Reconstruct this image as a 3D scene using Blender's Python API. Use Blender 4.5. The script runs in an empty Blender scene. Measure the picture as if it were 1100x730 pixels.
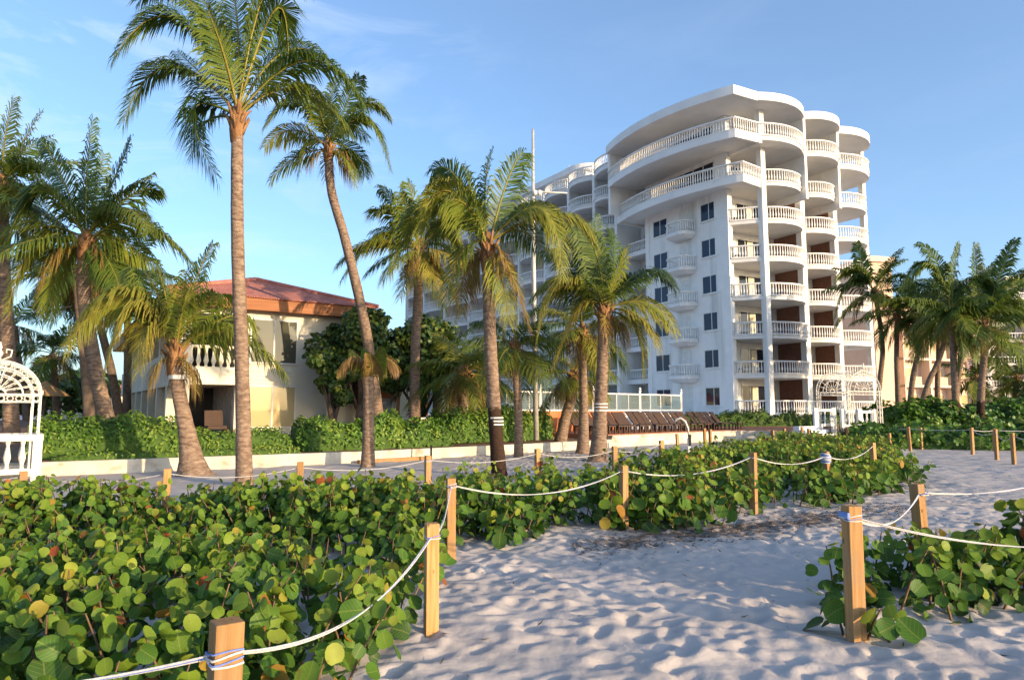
import bpy, bmesh, math, random
import numpy as np
from mathutils import Vector, noise
R = math.radians
rng = np.random.default_rng(7)
random.seed(7)
scene = bpy.context.scene
COL = scene.collection

# ------------------------------------------------------------------ camera
FPX, CAMH = 733.0, 1.6
PITCH = math.atan(75.0 / FPX)
cam_d = bpy.data.cameras.new('camera'); cam = bpy.data.objects.new('camera', cam_d); COL.objects.link(cam)
cam_d.sensor_width = 36.0; cam_d.lens = FPX / 1100 * 36
cam_d.clip_end = 6000; cam_d.clip_start = 0.05
cam.location = (0, 0, CAMH); cam.rotation_euler = (math.pi / 2 + PITCH, 0, 0)
scene.camera = cam

def ray(u, v):
    a = (u - 550) / FPX; b = (365 - v) / FPX
    return a, math.cos(PITCH) - b * math.sin(PITCH), math.sin(PITCH) + b * math.cos(PITCH)
def at_z(u, v, z=0.0):            # the point of the place seen at (u, v) of the photo and at height z
    a, b, c = ray(u, v); k = (z - CAMH) / c
    return Vector((a * k, b * k, z))
def at_y(u, v, y):
    a, b, c = ray(u, v); k = y / b
    return Vector((a * k, y, CAMH + c * k))

# ------------------------------------------------------------------ mesh helpers
class MB:
    def __init__(s): s.v = []; s.f = []; s.m = []; s.cm = 0
    def vert(s, p): s.v.append(tuple(p)); return len(s.v) - 1
    def face(s, idx): s.f.append(tuple(idx)); s.m.append(s.cm)
    def box(s, x0, x1, y0, y1, z0, z1):
        b = len(s.v)
        for z in (z0, z1):
            for x, y in ((x0, y0), (x1, y0), (x1, y1), (x0, y1)): s.v.append((x, y, z))
        for q in ((3, 2, 1, 0), (4, 5, 6, 7), (0, 1, 5, 4), (1, 2, 6, 5), (2, 3, 7, 6), (3, 0, 4, 7)):
            s.face([b + i for i in q])
        return s
    def beam(s, p, q, w, h, up=(0, 0, 1)):
        p = Vector(p); q = Vector(q); d = (q - p).normalized(); up = Vector(up)
        if abs(d.dot(up)) > .98: up = Vector((1, 0, 0))
        x = d.cross(up).normalized() * w / 2; y = x.cross(d).normalized() * h / 2
        b = len(s.v)
        for c in (p, q):
            for sx, sy in ((-1, -1), (1, -1), (1, 1), (-1, 1)): s.v.append(tuple(c + x * sx + y * sy))
        for f in ((0, 1, 2, 3), (7, 6, 5, 4), (4, 5, 1, 0), (5, 6, 2, 1), (6, 7, 3, 2), (7, 4, 0, 3)): s.face([b + i for i in f])
        return s
    def prism(s, poly, z0, z1):
        n = len(poly); b = len(s.v)
        for z in (z0, z1):
            for p in poly: s.v.append((p[0], p[1], z))
        s.face([b + i for i in range(n)][::-1]); s.face([b + n + i for i in range(n)])
        for i in range(n):
            j = (i + 1) % n; s.face((b + i, b + j, b + n + j, b + n + i))
        return s
    def band(s, path, z0, z1, th):       # an upright strip along an open plan path
        P = [Vector((p[0], p[1])) for p in path]; L = []; Rr = []
        for i, p in enumerate(P):
            d = (P[min(i + 1, len(P) - 1)] - P[max(i - 1, 0)]).normalized(); nn = Vector((-d.y, d.x)) * th / 2
            L.append(p + nn); Rr.append(p - nn)
        b = len(s.v); n = len(P)
        for z in (z0, z1):
            for q in (L, Rr):
                for p in q: s.v.append((p.x, p.y, z))
        l0, r0, l1, r1 = b, b + n, b + 2 * n, b + 3 * n
        for i in range(n - 1):
            s.face((l0 + i, l0 + i + 1, l1 + i + 1, l1 + i)[::-1]); s.face((r0 + i, r0 + i + 1, r1 + i + 1, r1 + i))
            s.face((l1 + i, l1 + i + 1, r1 + i + 1, r1 + i)[::-1]); s.face((l0 + i, l0 + i + 1, r0 + i + 1, r0 + i))
        s.face((l0, r0, r1, l1)); s.face((l0 + n - 1, r0 + n - 1, r1 + n - 1, l1 + n - 1)[::-1])
        return s
    def tube(s, pts, r, n=6, cap=True):
        pts = [Vector(p) for p in pts]; m = len(pts)
        rr = r if isinstance(r, (list, tuple)) else [r] * m
        t = (pts[1] - pts[0]).normalized(); x = t.orthogonal().normalized(); b = len(s.v)
        for i, p in enumerate(pts):
            t = (pts[min(i + 1, m - 1)] - pts[max(i - 1, 0)])
            if t.length < 1e-9: t = Vector((0, 0, 1))
            t.normalize(); x = (x - t * x.dot(t)).normalized(); y = t.cross(x)
            for k in range(n):
                a = 2 * math.pi * k / n; s.v.append(tuple(p + (x * math.cos(a) + y * math.sin(a)) * rr[i]))
        for i in range(m - 1):
            for k in range(n):
                k2 = (k + 1) % n; s.face((b + i * n + k, b + i * n + k2, b + (i + 1) * n + k2, b + (i + 1) * n + k))
        if cap: s.face([b + k for k in range(n)][::-1]); s.face([b + (m - 1) * n + k for k in range(n)])
        return s
    def lathe(s, c, prof, n=8):
        c = Vector(c); b = len(s.v); m = len(prof)
        for r, z in prof:
            for k in range(n):
                a = 2 * math.pi * (k + .5) / n; s.v.append((c.x + r * math.cos(a), c.y + r * math.sin(a), c.z + z))
        for i in range(m - 1):
            for k in range(n):
                k2 = (k + 1) % n; s.face((b + i * n + k, b + i * n + k2, b + (i + 1) * n + k2, b + (i + 1) * n + k))
        s.face([b + k for k in range(n)][::-1]); s.face([b + (m - 1) * n + k for k in range(n)])
        return s
    def build(s, name, mats, parent=None, smooth=False, bevel=0, loc=None, rotz=0):
        me = bpy.data.meshes.new(name); me.from_pydata(s.v, [], s.f)
        if not isinstance(mats, (list, tuple)): mats = [mats]
        for m in mats: me.materials.append(m)
        if len(mats) > 1: me.polygons.foreach_set('material_index', s.m)
        bm = bmesh.new(); bm.from_mesh(me); bmesh.ops.recalc_face_normals(bm, faces=bm.faces)
        if bevel: bmesh.ops.bevel(bm, geom=bm.edges[:], offset=bevel, segments=2, affect='EDGES', profile=.6)
        bm.to_mesh(me); bm.free()
        if smooth: me.polygons.foreach_set('use_smooth', [True] * len(me.polygons))
        o = bpy.data.objects.new(name, me); COL.objects.link(o)
        if parent: o.parent = parent
        if loc: o.location = loc
        o.rotation_euler.z = rotz
        return o

def tri_mesh(name, V, T, mat, attr=None, parent=None, smooth=True, loc=None):
    V = np.asarray(V, dtype=np.float32); T = np.asarray(T, dtype=np.int32)
    me = bpy.data.meshes.new(name); n = T.shape[1]
    me.vertices.add(len(V)); me.vertices.foreach_set('co', V.ravel())
    me.loops.add(T.size); me.loops.foreach_set('vertex_index', T.ravel())
    me.polygons.add(len(T)); me.polygons.foreach_set('loop_start', np.arange(0, T.size, n, dtype=np.int32))
    if attr is not None:
        a = me.attributes.new('lc', 'FLOAT_VECTOR', 'POINT'); a.data.foreach_set('vector', np.asarray(attr, dtype=np.float32).ravel())
    me.update(calc_edges=True); me.validate()
    if smooth: me.polygons.foreach_set('use_smooth', np.ones(len(T), dtype=bool))
    me.materials.append(mat)
    o = bpy.data.objects.new(name, me); COL.objects.link(o)
    if parent: o.parent = parent
    if loc: o.location = loc
    return o

def tag(o, label=None, cat=None, group=None, kind=None):
    if label: o['label'] = label
    if cat: o['category'] = cat
    if group: o['group'] = group
    if kind: o['kind'] = kind
    return o
def thing(name, label, cat, loc=(0, 0, 0), rotz=0, group=None):
    o = bpy.data.objects.new(name, None); COL.objects.link(o); o.empty_display_size = .2
    o.location = loc; o.rotation_euler = (0, 0, rotz)
    return tag(o, label, cat, group)
def dup(root, loc, rotz=None, label=None, group=None):
    r = root.copy(); COL.objects.link(r); r.location = loc
    if rotz is not None: r.rotation_euler = (0, 0, rotz)
    if label: r['label'] = label
    if group: r['group'] = group
    for ch in list(root.children):
        c = ch.copy(); COL.objects.link(c); c.parent = r
        for g in list(ch.children):
            d = g.copy(); COL.objects.link(d); d.parent = c
    return r

# ------------------------------------------------------------------ materials
def nt_new(name):
    m = bpy.data.materials.new(name); m.use_nodes = True
    nt = m.node_tree; b = nt.nodes['Principled BSDF']
    return m, nt, b
def lk(nt, a, b): nt.links.new(a, b)
def ramp(nt, stops, interp='LINEAR'):
    r = nt.nodes.new('ShaderNodeValToRGB'); e = r.color_ramp.elements; r.color_ramp.interpolation = interp
    while len(e) < len(stops): e.new(.5)
    for i, (p, c) in enumerate(stops): e[i].position = p; e[i].color = (c[0], c[1], c[2], 1)
    return r
def pm(name, c1, c2, scale=3.0, rough=.7, bump=0.0, bscale=30.0, stretch=(1, 1, 1), detail=6, spec=.3, metal=0, mid=(.35, .65), stain=None):
    m, nt, b = nt_new(name)
    tc = nt.nodes.new('ShaderNodeTexCoord'); mp = nt.nodes.new('ShaderNodeMapping'); mp.inputs['Scale'].default_value = stretch
    lk(nt, tc.outputs['Object'], mp.inputs['Vector'])
    n = nt.nodes.new('ShaderNodeTexNoise'); n.inputs['Scale'].default_value = scale; n.inputs['Detail'].default_value = detail
    lk(nt, mp.outputs['Vector'], n.inputs['Vector'])
    r = ramp(nt, [(mid[0], c1), (mid[1], c2)]); lk(nt, n.outputs['Fac'], r.inputs['Fac'])
    out = r.outputs['Color']
    if stain:
        n3 = nt.nodes.new('ShaderNodeTexNoise'); n3.inputs['Scale'].default_value = stain[1]; n3.inputs['Detail'].default_value = 8
        mp3 = nt.nodes.new('ShaderNodeMapping'); mp3.inputs['Scale'].default_value = stain[2]; lk(nt, tc.outputs['Object'], mp3.inputs['Vector'])
        lk(nt, mp3.outputs['Vector'], n3.inputs['Vector'])
        r3 = ramp(nt, [(stain[3], (0, 0, 0)), (stain[4], (1, 1, 1))]); lk(nt, n3.outputs['Fac'], r3.inputs['Fac'])
        mx = nt.nodes.new('ShaderNodeMixRGB'); lk(nt, r3.outputs['Color'], mx.inputs['Fac']); lk(nt, out, mx.inputs[1]); mx.inputs[2].default_value = (*stain[0], 1)
        out = mx.outputs['Color']
    lk(nt, out, b.inputs['Base Color'])
    b.inputs['Roughness'].default_value = rough; b.inputs['Specular IOR Level'].default_value = spec; b.inputs['Metallic'].default_value = metal
    if bump:
        n2 = nt.nodes.new('ShaderNodeTexNoise'); n2.inputs['Scale'].default_value = bscale; n2.inputs['Detail'].default_value = 5
        lk(nt, mp.outputs['Vector'], n2.inputs['Vector'])
        bp = nt.nodes.new('ShaderNodeBump'); bp.inputs['Strength'].default_value = bump; bp.inputs['Distance'].default_value = .02
        lk(nt, n2.outputs['Fac'], bp.inputs['Height']); lk(nt, bp.outputs['Normal'], b.inputs['Normal'])
    return m
def leafy(name, stops, trans=.3, rough=.45, veins=False, spec=.35):
    """foliage: attribute lc = (across, along, tone); tone picks the leaf colour"""
    m, nt, b = nt_new(name)
    a = nt.nodes.new('ShaderNodeAttribute'); a.attribute_name = 'lc'
    sp = nt.nodes.new('ShaderNodeSeparateXYZ'); lk(nt, a.outputs['Vector'], sp.inputs[0])
    r = ramp(nt, stops); lk(nt, sp.outputs['Z'], r.inputs['Fac']); col = r.outputs['Color']
    def mth(op, x, y=None, z=None):
        q = nt.nodes.new('ShaderNodeMath'); q.operation = op
        for i, w in enumerate((x, y, z)):
            if w is None: continue
            if isinstance(w, (int, float)): q.inputs[i].default_value = w
            else: lk(nt, w, q.inputs[i])
        return q.outputs[0]
    if veins:
        ax = mth('ABSOLUTE', sp.outputs['X'])
        midr = mth('LESS_THAN', ax, .045)
        w = mth('SUBTRACT', sp.outputs['Y'], mth('MULTIPLY', ax, .75))
        fr = mth('FRACT', mth('MULTIPLY', w, 3.2))
        side = mth('LESS_THAN', fr, .09)
        vv = mth('MULTIPLY', mth('MAXIMUM', midr, side), .35)
        mx = nt.nodes.new('ShaderNodeMixRGB'); lk(nt, vv, mx.inputs['Fac']); lk(nt, col, mx.inputs[1]); mx.inputs[2].default_value = (.30, .30, .08, 1)
        col = mx.outputs['Color']
    if veins:          # brown blemishes on old leaves
        tcb = nt.nodes.new('ShaderNodeTexCoord'); nb = nt.nodes.new('ShaderNodeTexNoise'); nb.inputs['Scale'].default_value = 22; nb.inputs['Detail'].default_value = 5; lk(nt, tcb.outputs['Object'], nb.inputs['Vector'])
        rb_ = ramp(nt, [(.64, (0, 0, 0)), (.72, (.7, .7, .7))]); lk(nt, nb.outputs['Fac'], rb_.inputs['Fac'])
        mb_ = nt.nodes.new('ShaderNodeMixRGB'); lk(nt, rb_.outputs['Color'], mb_.inputs['Fac']); lk(nt, col, mb_.inputs[1]); mb_.inputs[2].default_value = (.13, .075, .025, 1); col = mb_.outputs['Color']
    tc = nt.nodes.new('ShaderNodeTexCoord'); n = nt.nodes.new('ShaderNodeTexNoise'); n.inputs['Scale'].default_value = 9; n.inputs['Detail'].default_value = 4
    lk(nt, tc.outputs['Object'], n.inputs['Vector'])
    hv = nt.nodes.new('ShaderNodeHueSaturation'); lk(nt, col, hv.inputs['Color'])
    lk(nt, mth('ADD', mth('MULTIPLY', n.outputs['Fac'], .7), .65), hv.inputs['Value'])
    col = hv.outputs['Color']
    lk(nt, col, b.inputs['Base Color']); b.inputs['Roughness'].default_value = rough; b.inputs['Specular IOR Level'].default_value = spec
    tr = nt.nodes.new('ShaderNodeBsdfTranslucent'); lk(nt, col, tr.inputs['Color'])
    ms = nt.nodes.new('ShaderNodeMixShader'); ms.inputs['Fac'].default_value = trans
    lk(nt, b.outputs['BSDF'], ms.inputs[1]); lk(nt, tr.outputs['BSDF'], ms.inputs[2])
    lk(nt, ms.outputs['Shader'], nt.nodes['Material Output'].inputs['Surface'])
    return m
M = {}
M['white'] = pm('white_stucco', (.74, .73, .70), (.80, .785, .755), 1.2, .75, .12, 60, stain=((.48, .46, .42), .9, (1, 1, .10), .52, .80))
M['rail'] = pm('white_balustrade_paint', (.68, .67, .65), (.73, .72, .70), 2, .6)
M['slabw'] = pm('white_concrete', (.69, .68, .66), (.76, .75, .73), .8, .75, .1, 40, stain=((.5, .49, .46), .9, (1, 1, .4), .66, .85))
M['cream'] = pm('cream_wall_paint', (.60, .53, .40), (.65, .58, .45), 1.5, .75, .1, 50)
M['hall'] = pm('house_white_render', (.66, .60, .48), (.72, .67, .55), 1.1, .8, .2, 35, stain=((.55, .5, .42), .8, (1, 1, .3), .62, .82))
M['metalw'] = pm('white_painted_iron', (.58, .55, .48), (.66, .63, .57), 6, .5, stain=((.40, .30, .20), 9, (1, 1, 1), .66, .78))
M['wallw'] = pm('whitewashed_wall', (.48, .42, .34), (.62, .57, .49), 1.6, .85, .3, 18, stain=((.30, .25, .19), 2.2, (1, 1, 1.5), .55, .72))
M['soil'] = pm('brown_mulch', (.13, .075, .045), (.25, .15, .095), 5, .95, .8, 25)
M['terra'] = pm('terracotta_paving', (.34, .13, .07), (.44, .19, .10), 4, .8, .2, 30)
M['orange'] = pm('terracotta_paint', (.40, .13, .045), (.50, .19, .07), 2, .8, .15, 30)
M['fascia'] = pm('orange_stained_wood', (.24, .085, .03), (.34, .135, .05), 2, .6, .2, 20, stretch=(.3, 6, 6))
M['frame'] = pm('white_window_frame', (.62, .60, .56), (.72, .70, .66), 3, .5)
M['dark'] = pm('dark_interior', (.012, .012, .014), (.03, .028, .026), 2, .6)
M['curtain'] = pm('pale_curtain', (.55, .49, .36), (.66, .60, .46), 5, .85, stretch=(7, 7, .2))
M['peach'] = pm('peach_render', (.64, .49, .39), (.70, .55, .44), .4, .8, .1, 10)
M['peachd'] = pm('deep_peach_render', (.58, .40, .30), (.63, .45, .34), .4, .8)
M['greyw'] = pm('pale_grey_render', (.56, .53, .50), (.64, .61, .57), .4, .8)
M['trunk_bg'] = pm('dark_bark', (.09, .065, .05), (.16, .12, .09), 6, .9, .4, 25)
M['steel'] = pm('galvanised_pole', (.45, .43, .40), (.56, .54, .50), 4, .45, metal=.3)
M['black'] = pm('black_metal', (.012, .012, .013), (.02, .02, .02), 4, .5)
M['wicker'] = pm('brown_wicker', (.045, .027, .020), (.085, .050, .036), 40, .7, .4, 80)
M['stem'] = pm('woody_stem', (.10, .06, .035), (.19, .12, .07), 8, .85)
M['thatch'] = pm('thatch', (.30, .17, .07), (.42, .25, .11), 8, .9, .6, 30)
M['rope'] = None
def glass(name, col, rough=.03, ior=1.5, alpha=None):
    m, nt, b = nt_new(name)
    b.inputs['Base Color'].default_value = (*col, 1); b.inputs['Roughness'].default_value = rough
    b.inputs['Specular IOR Level'].default_value = .45
    return m
M['pane'] = glass('dark_window_glass', (.016, .02, .03))
M['paneb'] = glass('blue_grey_window_glass', (.02, .034, .065), .08); M['paneb'].node_tree.nodes['Principled BSDF'].inputs['Specular IOR Level'].default_value = .2
def clear(name, tint, fac):
    m, nt, b = nt_new(name); t = nt.nodes.new('ShaderNodeBsdfTransparent'); t.inputs['Color'].default_value = (*tint, 1)
    b.inputs['Base Color'].default_value = (.55, .6, .58, 1); b.inputs['Roughness'].default_value = .05
    ms = nt.nodes.new('ShaderNodeMixShader'); ms.inputs['Fac'].default_value = fac
    lk(nt, t.outputs[0], ms.inputs[1]); lk(nt, b.outputs[0], ms.inputs[2]); lk(nt, ms.outputs[0], nt.nodes['Material Output'].inputs['Surface'])
    return m
M['clear'] = clear('clear_glass', (.70, .80, .76), .12)
def reflective(name, base, fac):
    m, nt, b = nt_new(name); b.inputs['Base Color'].default_value = (*base, 1); b.inputs['Roughness'].default_value = .6; b.inputs['Specular IOR Level'].default_value = 0
    g = nt.nodes.new('ShaderNodeBsdfGlossy'); g.inputs['Roughness'].default_value = .02; g.inputs['Color'].default_value = (.9, .9, .88, 1)
    ms = nt.nodes.new('ShaderNodeMixShader'); ms.inputs['Fac'].default_value = fac
    lk(nt, b.outputs[0], ms.inputs[1]); lk(nt, g.outputs[0], ms.inputs[2]); lk(nt, ms.outputs[0], nt.nodes['Material Output'].inputs['Surface'])
    return m
M['mirror'] = reflective('reflective_window_glass', (.075, .075, .055), .022)
M['mirrorw'] = reflective('curtained_window_glass', (.46, .37, .20), .03)

def brick_mat():
    m, nt, b = nt_new('brown_brick')
    tc = nt.nodes.new('ShaderNodeTexCoord'); s = nt.nodes.new('ShaderNodeSeparateXYZ'); c = nt.nodes.new('ShaderNodeCombineXYZ')
    lk(nt, tc.outputs['Object'], s.inputs[0]); lk(nt, s.outputs['Y'], c.inputs[0]); lk(nt, s.outputs['Z'], c.inputs[1])
    br = nt.nodes.new('ShaderNodeTexBrick'); br.inputs['Scale'].default_value = 3.0
    br.inputs['Color1'].default_value = (.15, .06, .037, 1); br.inputs['Color2'].default_value = (.22, .095, .058, 1); br.inputs['Mortar'].default_value = (.17, .12, .095, 1)
    br.inputs['Mortar Size'].default_value = .015
    lk(nt, c.outputs[0], br.inputs['Vector']); lk(nt, br.outputs['Color'], b.inputs['Base Color']); b.inputs['Roughness'].default_value = .9
    return m
M['brick'] = brick_mat()

def wood_mat(name='pine_post_wood', c=((.30, .155, .055), (.47, .27, .115))):
    m, nt, b = nt_new(name)
    tc = nt.nodes.new('ShaderNodeTexCoord'); oi = nt.nodes.new('ShaderNodeObjectInfo')
    ad = nt.nodes.new('ShaderNodeVectorMath'); ad.operation = 'ADD'
    sc = nt.nodes.new('ShaderNodeVectorMath'); sc.operation = 'SCALE'; sc.inputs['Scale'].default_value = 37.0
    cx = nt.nodes.new('ShaderNodeCombineXYZ')
    for i in range(3): lk(nt, oi.outputs['Random'], cx.inputs[i])
    lk(nt, cx.outputs[0], sc.inputs[0]); lk(nt, tc.outputs['Object'], ad.inputs[0]); lk(nt, sc.outputs[0], ad.inputs[1])
    mp = nt.nodes.new('ShaderNodeMapping'); mp.inputs['Scale'].default_value = (22, 22, .9); lk(nt, ad.outputs[0], mp.inputs['Vector'])
    n = nt.nodes.new('ShaderNodeTexNoise'); n.inputs['Scale'].default_value = 2.2; n.inputs['Detail'].default_value = 7; n.inputs['Distortion'].default_value = .8
    lk(nt, mp.outputs[0], n.inputs['Vector'])
    r = ramp(nt, [(.3, c[0]), (.48, ((c[0][0] + c[1][0]) / 2, (c[0][1] + c[1][1]) / 2, (c[0][2] + c[1][2]) / 2)), (.7, c[1])]); lk(nt, n.outputs['Fac'], r.inputs['Fac'])
    # knots
    mp2 = nt.nodes.new('ShaderNodeMapping'); mp2.inputs['Scale'].default_value = (9, 9, 5); lk(nt, ad.outputs[0], mp2.inputs['Vector'])
    vo = nt.nodes.new('ShaderNodeTexVoronoi'); vo.inputs['Scale'].default_value = 1.0; lk(nt, mp2.outputs[0], vo.inputs['Vector'])
    rk = ramp(nt, [(.05, (1, 1, 1)), (.13, (0, 0, 0))]); lk(nt, vo.outputs['Distance'], rk.inputs['Fac'])
    mx = nt.nodes.new('ShaderNodeMixRGB'); lk(nt, rk.outputs['Color'], mx.inputs['Fac']); lk(nt, r.outputs['Color'], mx.inputs[1]); mx.inputs[2].default_value = (.12, .055, .02, 1)
    hv = nt.nodes.new('ShaderNodeHueSaturation'); lk(nt, mx.outputs[0], hv.inputs['Color'])
    ma = nt.nodes.new('ShaderNodeMath'); ma.operation = 'MULTIPLY_ADD'; ma.inputs[1].default_value = .5; ma.inputs[2].default_value = .72
    lk(nt, oi.outputs['Random'], ma.inputs[0]); lk(nt, ma.outputs[0], hv.inputs['Value'])
    wn = nt.nodes.new('ShaderNodeTexNoise'); wn.inputs['Scale'].default_value = 5; wn.inputs['Detail'].default_value = 8; lk(nt, ad.outputs[0], wn.inputs['Vector'])
    wr = ramp(nt, [(.45, (0, 0, 0)), (.75, (.55, .55, .55))]); lk(nt, wn.outputs['Fac'], wr.inputs['Fac'])
    wm = nt.nodes.new('ShaderNodeMixRGB'); lk(nt, wr.outputs['Color'], wm.inputs['Fac']); lk(nt, hv.outputs[0], wm.inputs[1]); wm.inputs[2].default_value = (.24, .19, .14, 1)
    lk(nt, wm.outputs[0], b.inputs['Base Color']); b.inputs['Roughness'].default_value = .8; b.inputs['Specular IOR Level'].default_value = .2
    bp = nt.nodes.new('ShaderNodeBump'); bp.inputs['Strength'].default_value = .35; bp.inputs['Distance'].default_value = .006
    lk(nt, n.outputs['Fac'], bp.inputs['Height']); lk(nt, bp.outputs[0], b.inputs['Normal'])
    return m
M['post'] = wood_mat()

def tile_mat():
    m, nt, b = nt_new('red_roof_tiles')
    tc = nt.nodes.new('ShaderNodeTexCoord'); w = nt.nodes.new('ShaderNodeTexWave'); w.wave_type = 'BANDS'; w.bands_direction = 'X'
    w.inputs['Scale'].default_value = 3.2; w.inputs['Distortion'].default_value = .3
    lk(nt, tc.outputs['UV'], w.inputs['Vector'])
    w2 = nt.nodes.new('ShaderNodeTexWave'); w2.wave_type = 'BANDS'; w2.bands_direction = 'Y'; w2.wave_profile = 'SAW'; w2.inputs['Scale'].default_value = 2.6; w2.inputs['Distortion'].default_value = .5
    lk(nt, tc.outputs['UV'], w2.inputs['Vector'])
    n = nt.nodes.new('ShaderNodeTexNoise'); n.inputs['Scale'].default_value = 2.5; n.inputs['Detail'].default_value = 8; lk(nt, tc.outputs['Object'], n.inputs['Vector'])
    r = ramp(nt, [(.3, (.36, .12, .09)), (.7, (.52, .21, .16))]); lk(nt, n.outputs['Fac'], r.inputs['Fac'])
    lk(nt, r.outputs['Color'], b.inputs['Base Color']); b.inputs['Roughness'].default_value = .8
    ad = nt.nodes.new('ShaderNodeMath'); ad.operation = 'MULTIPLY_ADD'; ad.inputs[1].default_value = .5; lk(nt, w2.outputs['Fac'], ad.inputs[0]); lk(nt, w.outputs['Fac'], ad.inputs[2])
    bp = nt.nodes.new('ShaderNodeBump'); bp.inputs['Strength'].default_value = .8; bp.inputs['Distance'].default_value = .06
    lk(nt, ad.outputs[0], bp.inputs['Height']); lk(nt, bp.outputs[0], b.inputs['Normal'])
    return m
M['tiles'] = tile_mat()

def bark_mat(name, dark_to=None):
    m, nt, b = nt_new(name)
    tc = nt.nodes.new('ShaderNodeTexCoord'); s = nt.nodes.new('ShaderNodeSeparateXYZ'); lk(nt, tc.outputs['Object'], s.inputs[0])
    w = nt.nodes.new('ShaderNodeTexWave'); w.wave_type = 'BANDS'; w.bands_direction = 'Z'; w.wave_profile = 'SAW'
    w.inputs['Scale'].default_value = 3.4; w.inputs['Distortion'].default_value = 5.0; w.inputs['Detail'].default_value = 3; w.inputs['Detail Scale'].default_value = 2.5
    lk(nt, tc.outputs['Object'], w.inputs['Vector'])
    mp = nt.nodes.new('ShaderNodeMapping'); mp.inputs['Scale'].default_value = (3, 3, 8); lk(nt, tc.outputs['Object'], mp.inputs['Vector'])
    n = nt.nodes.new('ShaderNodeTexNoise'); n.inputs['Scale'].default_value = 2.0; n.inputs['Detail'].default_value = 8; lk(nt, mp.outputs[0], n.inputs['Vector'])
    r = ramp(nt, [(.28, (.13, .085, .06)), (.5, (.25, .175, .13)), (.72, (.36, .27, .20))]); lk(nt, n.outputs['Fac'], r.inputs['Fac'])
    mx = nt.nodes.new('ShaderNodeMixRGB'); mx.blend_type = 'MULTIPLY'; mx.inputs['Fac'].default_value = .26
    lk(nt, r.outputs['Color'], mx.inputs[1]); lk(nt, w.outputs['Color'], mx.inputs[2]); col = mx.outputs['Color']
    if dark_to:
        ad = nt.nodes.new('ShaderNodeMath'); ad.operation = 'MULTIPLY_ADD'; ad.inputs[1].default_value = .3; lk(nt, n.outputs['Fac'], ad.inputs[0]); lk(nt, s.outputs['Z'], ad.inputs[2])
        rr = ramp(nt, [(.0, (1, 1, 1)), (.5, (1, 1, 1)), (.52, (0, 0, 0))])
        dv = nt.nodes.new('ShaderNodeMath'); dv.operation = 'DIVIDE'; dv.inputs[1].default_value = dark_to * 2; lk(nt, ad.outputs[0], dv.inputs[0]); lk(nt, dv.outputs[0], rr.inputs['Fac'])
        m2 = nt.nodes.new('ShaderNodeMixRGB'); lk(nt, rr.outputs['Color'], m2.inputs['Fac']); lk(nt, col, m2.inputs[1]); m2.inputs[2].default_value = (.045, .026, .018, 1); col = m2.outputs['Color']
    lk(nt, col, b.inputs['Base Color']); b.inputs['Roughness'].default_value = .9; b.inputs['Specular IOR Level'].default_value = .15
    bp = nt.nodes.new('ShaderNodeBump'); bp.inputs['Strength'].default_value = .7; bp.inputs['Distance'].default_value = .03
    ad2 = nt.nodes.new('ShaderNodeMath'); ad2.operation = 'ADD'; lk(nt, w.outputs['Fac'], ad2.inputs[0]); lk(nt, n.outputs['Fac'], ad2.inputs[1])
    lk(nt, ad2.outputs[0], bp.inputs['Height']); lk(nt, bp.outputs[0], b.inputs['Normal'])
    return m
M['bark'] = bark_mat('ringed_palm_bark'); M['barkd'] = bark_mat('ringed_palm_bark_dark_base', 1.75)
M['husk'] = pm('palm_leaf_base_fibre', (.15, .075, .035), (.32, .17, .075), 9, .9, .6, 30, stretch=(1, 1, .3))

M['palm'] = leafy('palm_leaf', [(0, (.030, .060, .016)), (.30, (.078, .135, .022)), (.52, (.18, .225, .032)), (.78, (.33, .285, .052)), (1, (.24, .14, .06))], .35, .42)
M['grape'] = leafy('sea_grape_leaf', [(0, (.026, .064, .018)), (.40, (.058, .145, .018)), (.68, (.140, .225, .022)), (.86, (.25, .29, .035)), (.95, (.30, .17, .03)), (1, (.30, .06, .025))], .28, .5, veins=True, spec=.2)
M['hedge'] = leafy('hedge_leaf', [(0, (.038, .095, .014)), (.5, (.095, .20, .022)), (1, (.22, .30, .045))], .25, .4)
M['tree'] = leafy('broad_tree_leaf', [(0, (.022, .052, .014)), (.55, (.060, .115, .022)), (1, (.17, .19, .035))], .2, .4)
M['grassy'] = leafy('grass_blade', [(0, (.09, .12, .06)), (1, (.20, .22, .12))], .25, .5)
M['core'] = pm('hedge_solid_core', (.035, .075, .014), (.065, .12, .022), 8, .9, .5, 20)  # solid fill, darker green than most leaves, closes the gaps between them

# ================================================================== ground
def vnoise(x, y, seed):
    g = np.random.default_rng(seed).random((257, 257))
    xi = np.floor(x).astype(int); yi = np.floor(y).astype(int); fx = x - xi; fy = y - yi
    fx = fx * fx * (3 - 2 * fx); fy = fy * fy * (3 - 2 * fy)
    a = g[xi % 256, yi % 256]; b = g[(xi + 1) % 256, yi % 256]; c = g[xi % 256, (yi + 1) % 256]; d = g[(xi + 1) % 256, (yi + 1) % 256]
    return (a * (1 - fx) + b * fx) * (1 - fy) + (c * (1 - fx) + d * fx) * fy - .5
GX0, GX1, GY0, GY1, GS = -9.0, 20.0, 1.0, 31.0, .03
gx = np.arange(GX0, GX1, GS); gy = np.arange(GY0, GY1, GS); GXX, GYY = np.meshgrid(gx, gy, indexing='ij')
wx = GXX + .10 * vnoise(GXX * 2.5, GYY * 2.5, 21); wy = GYY + .10 * vnoise(GXX * 2.5, GYY * 2.5, 22)
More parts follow.
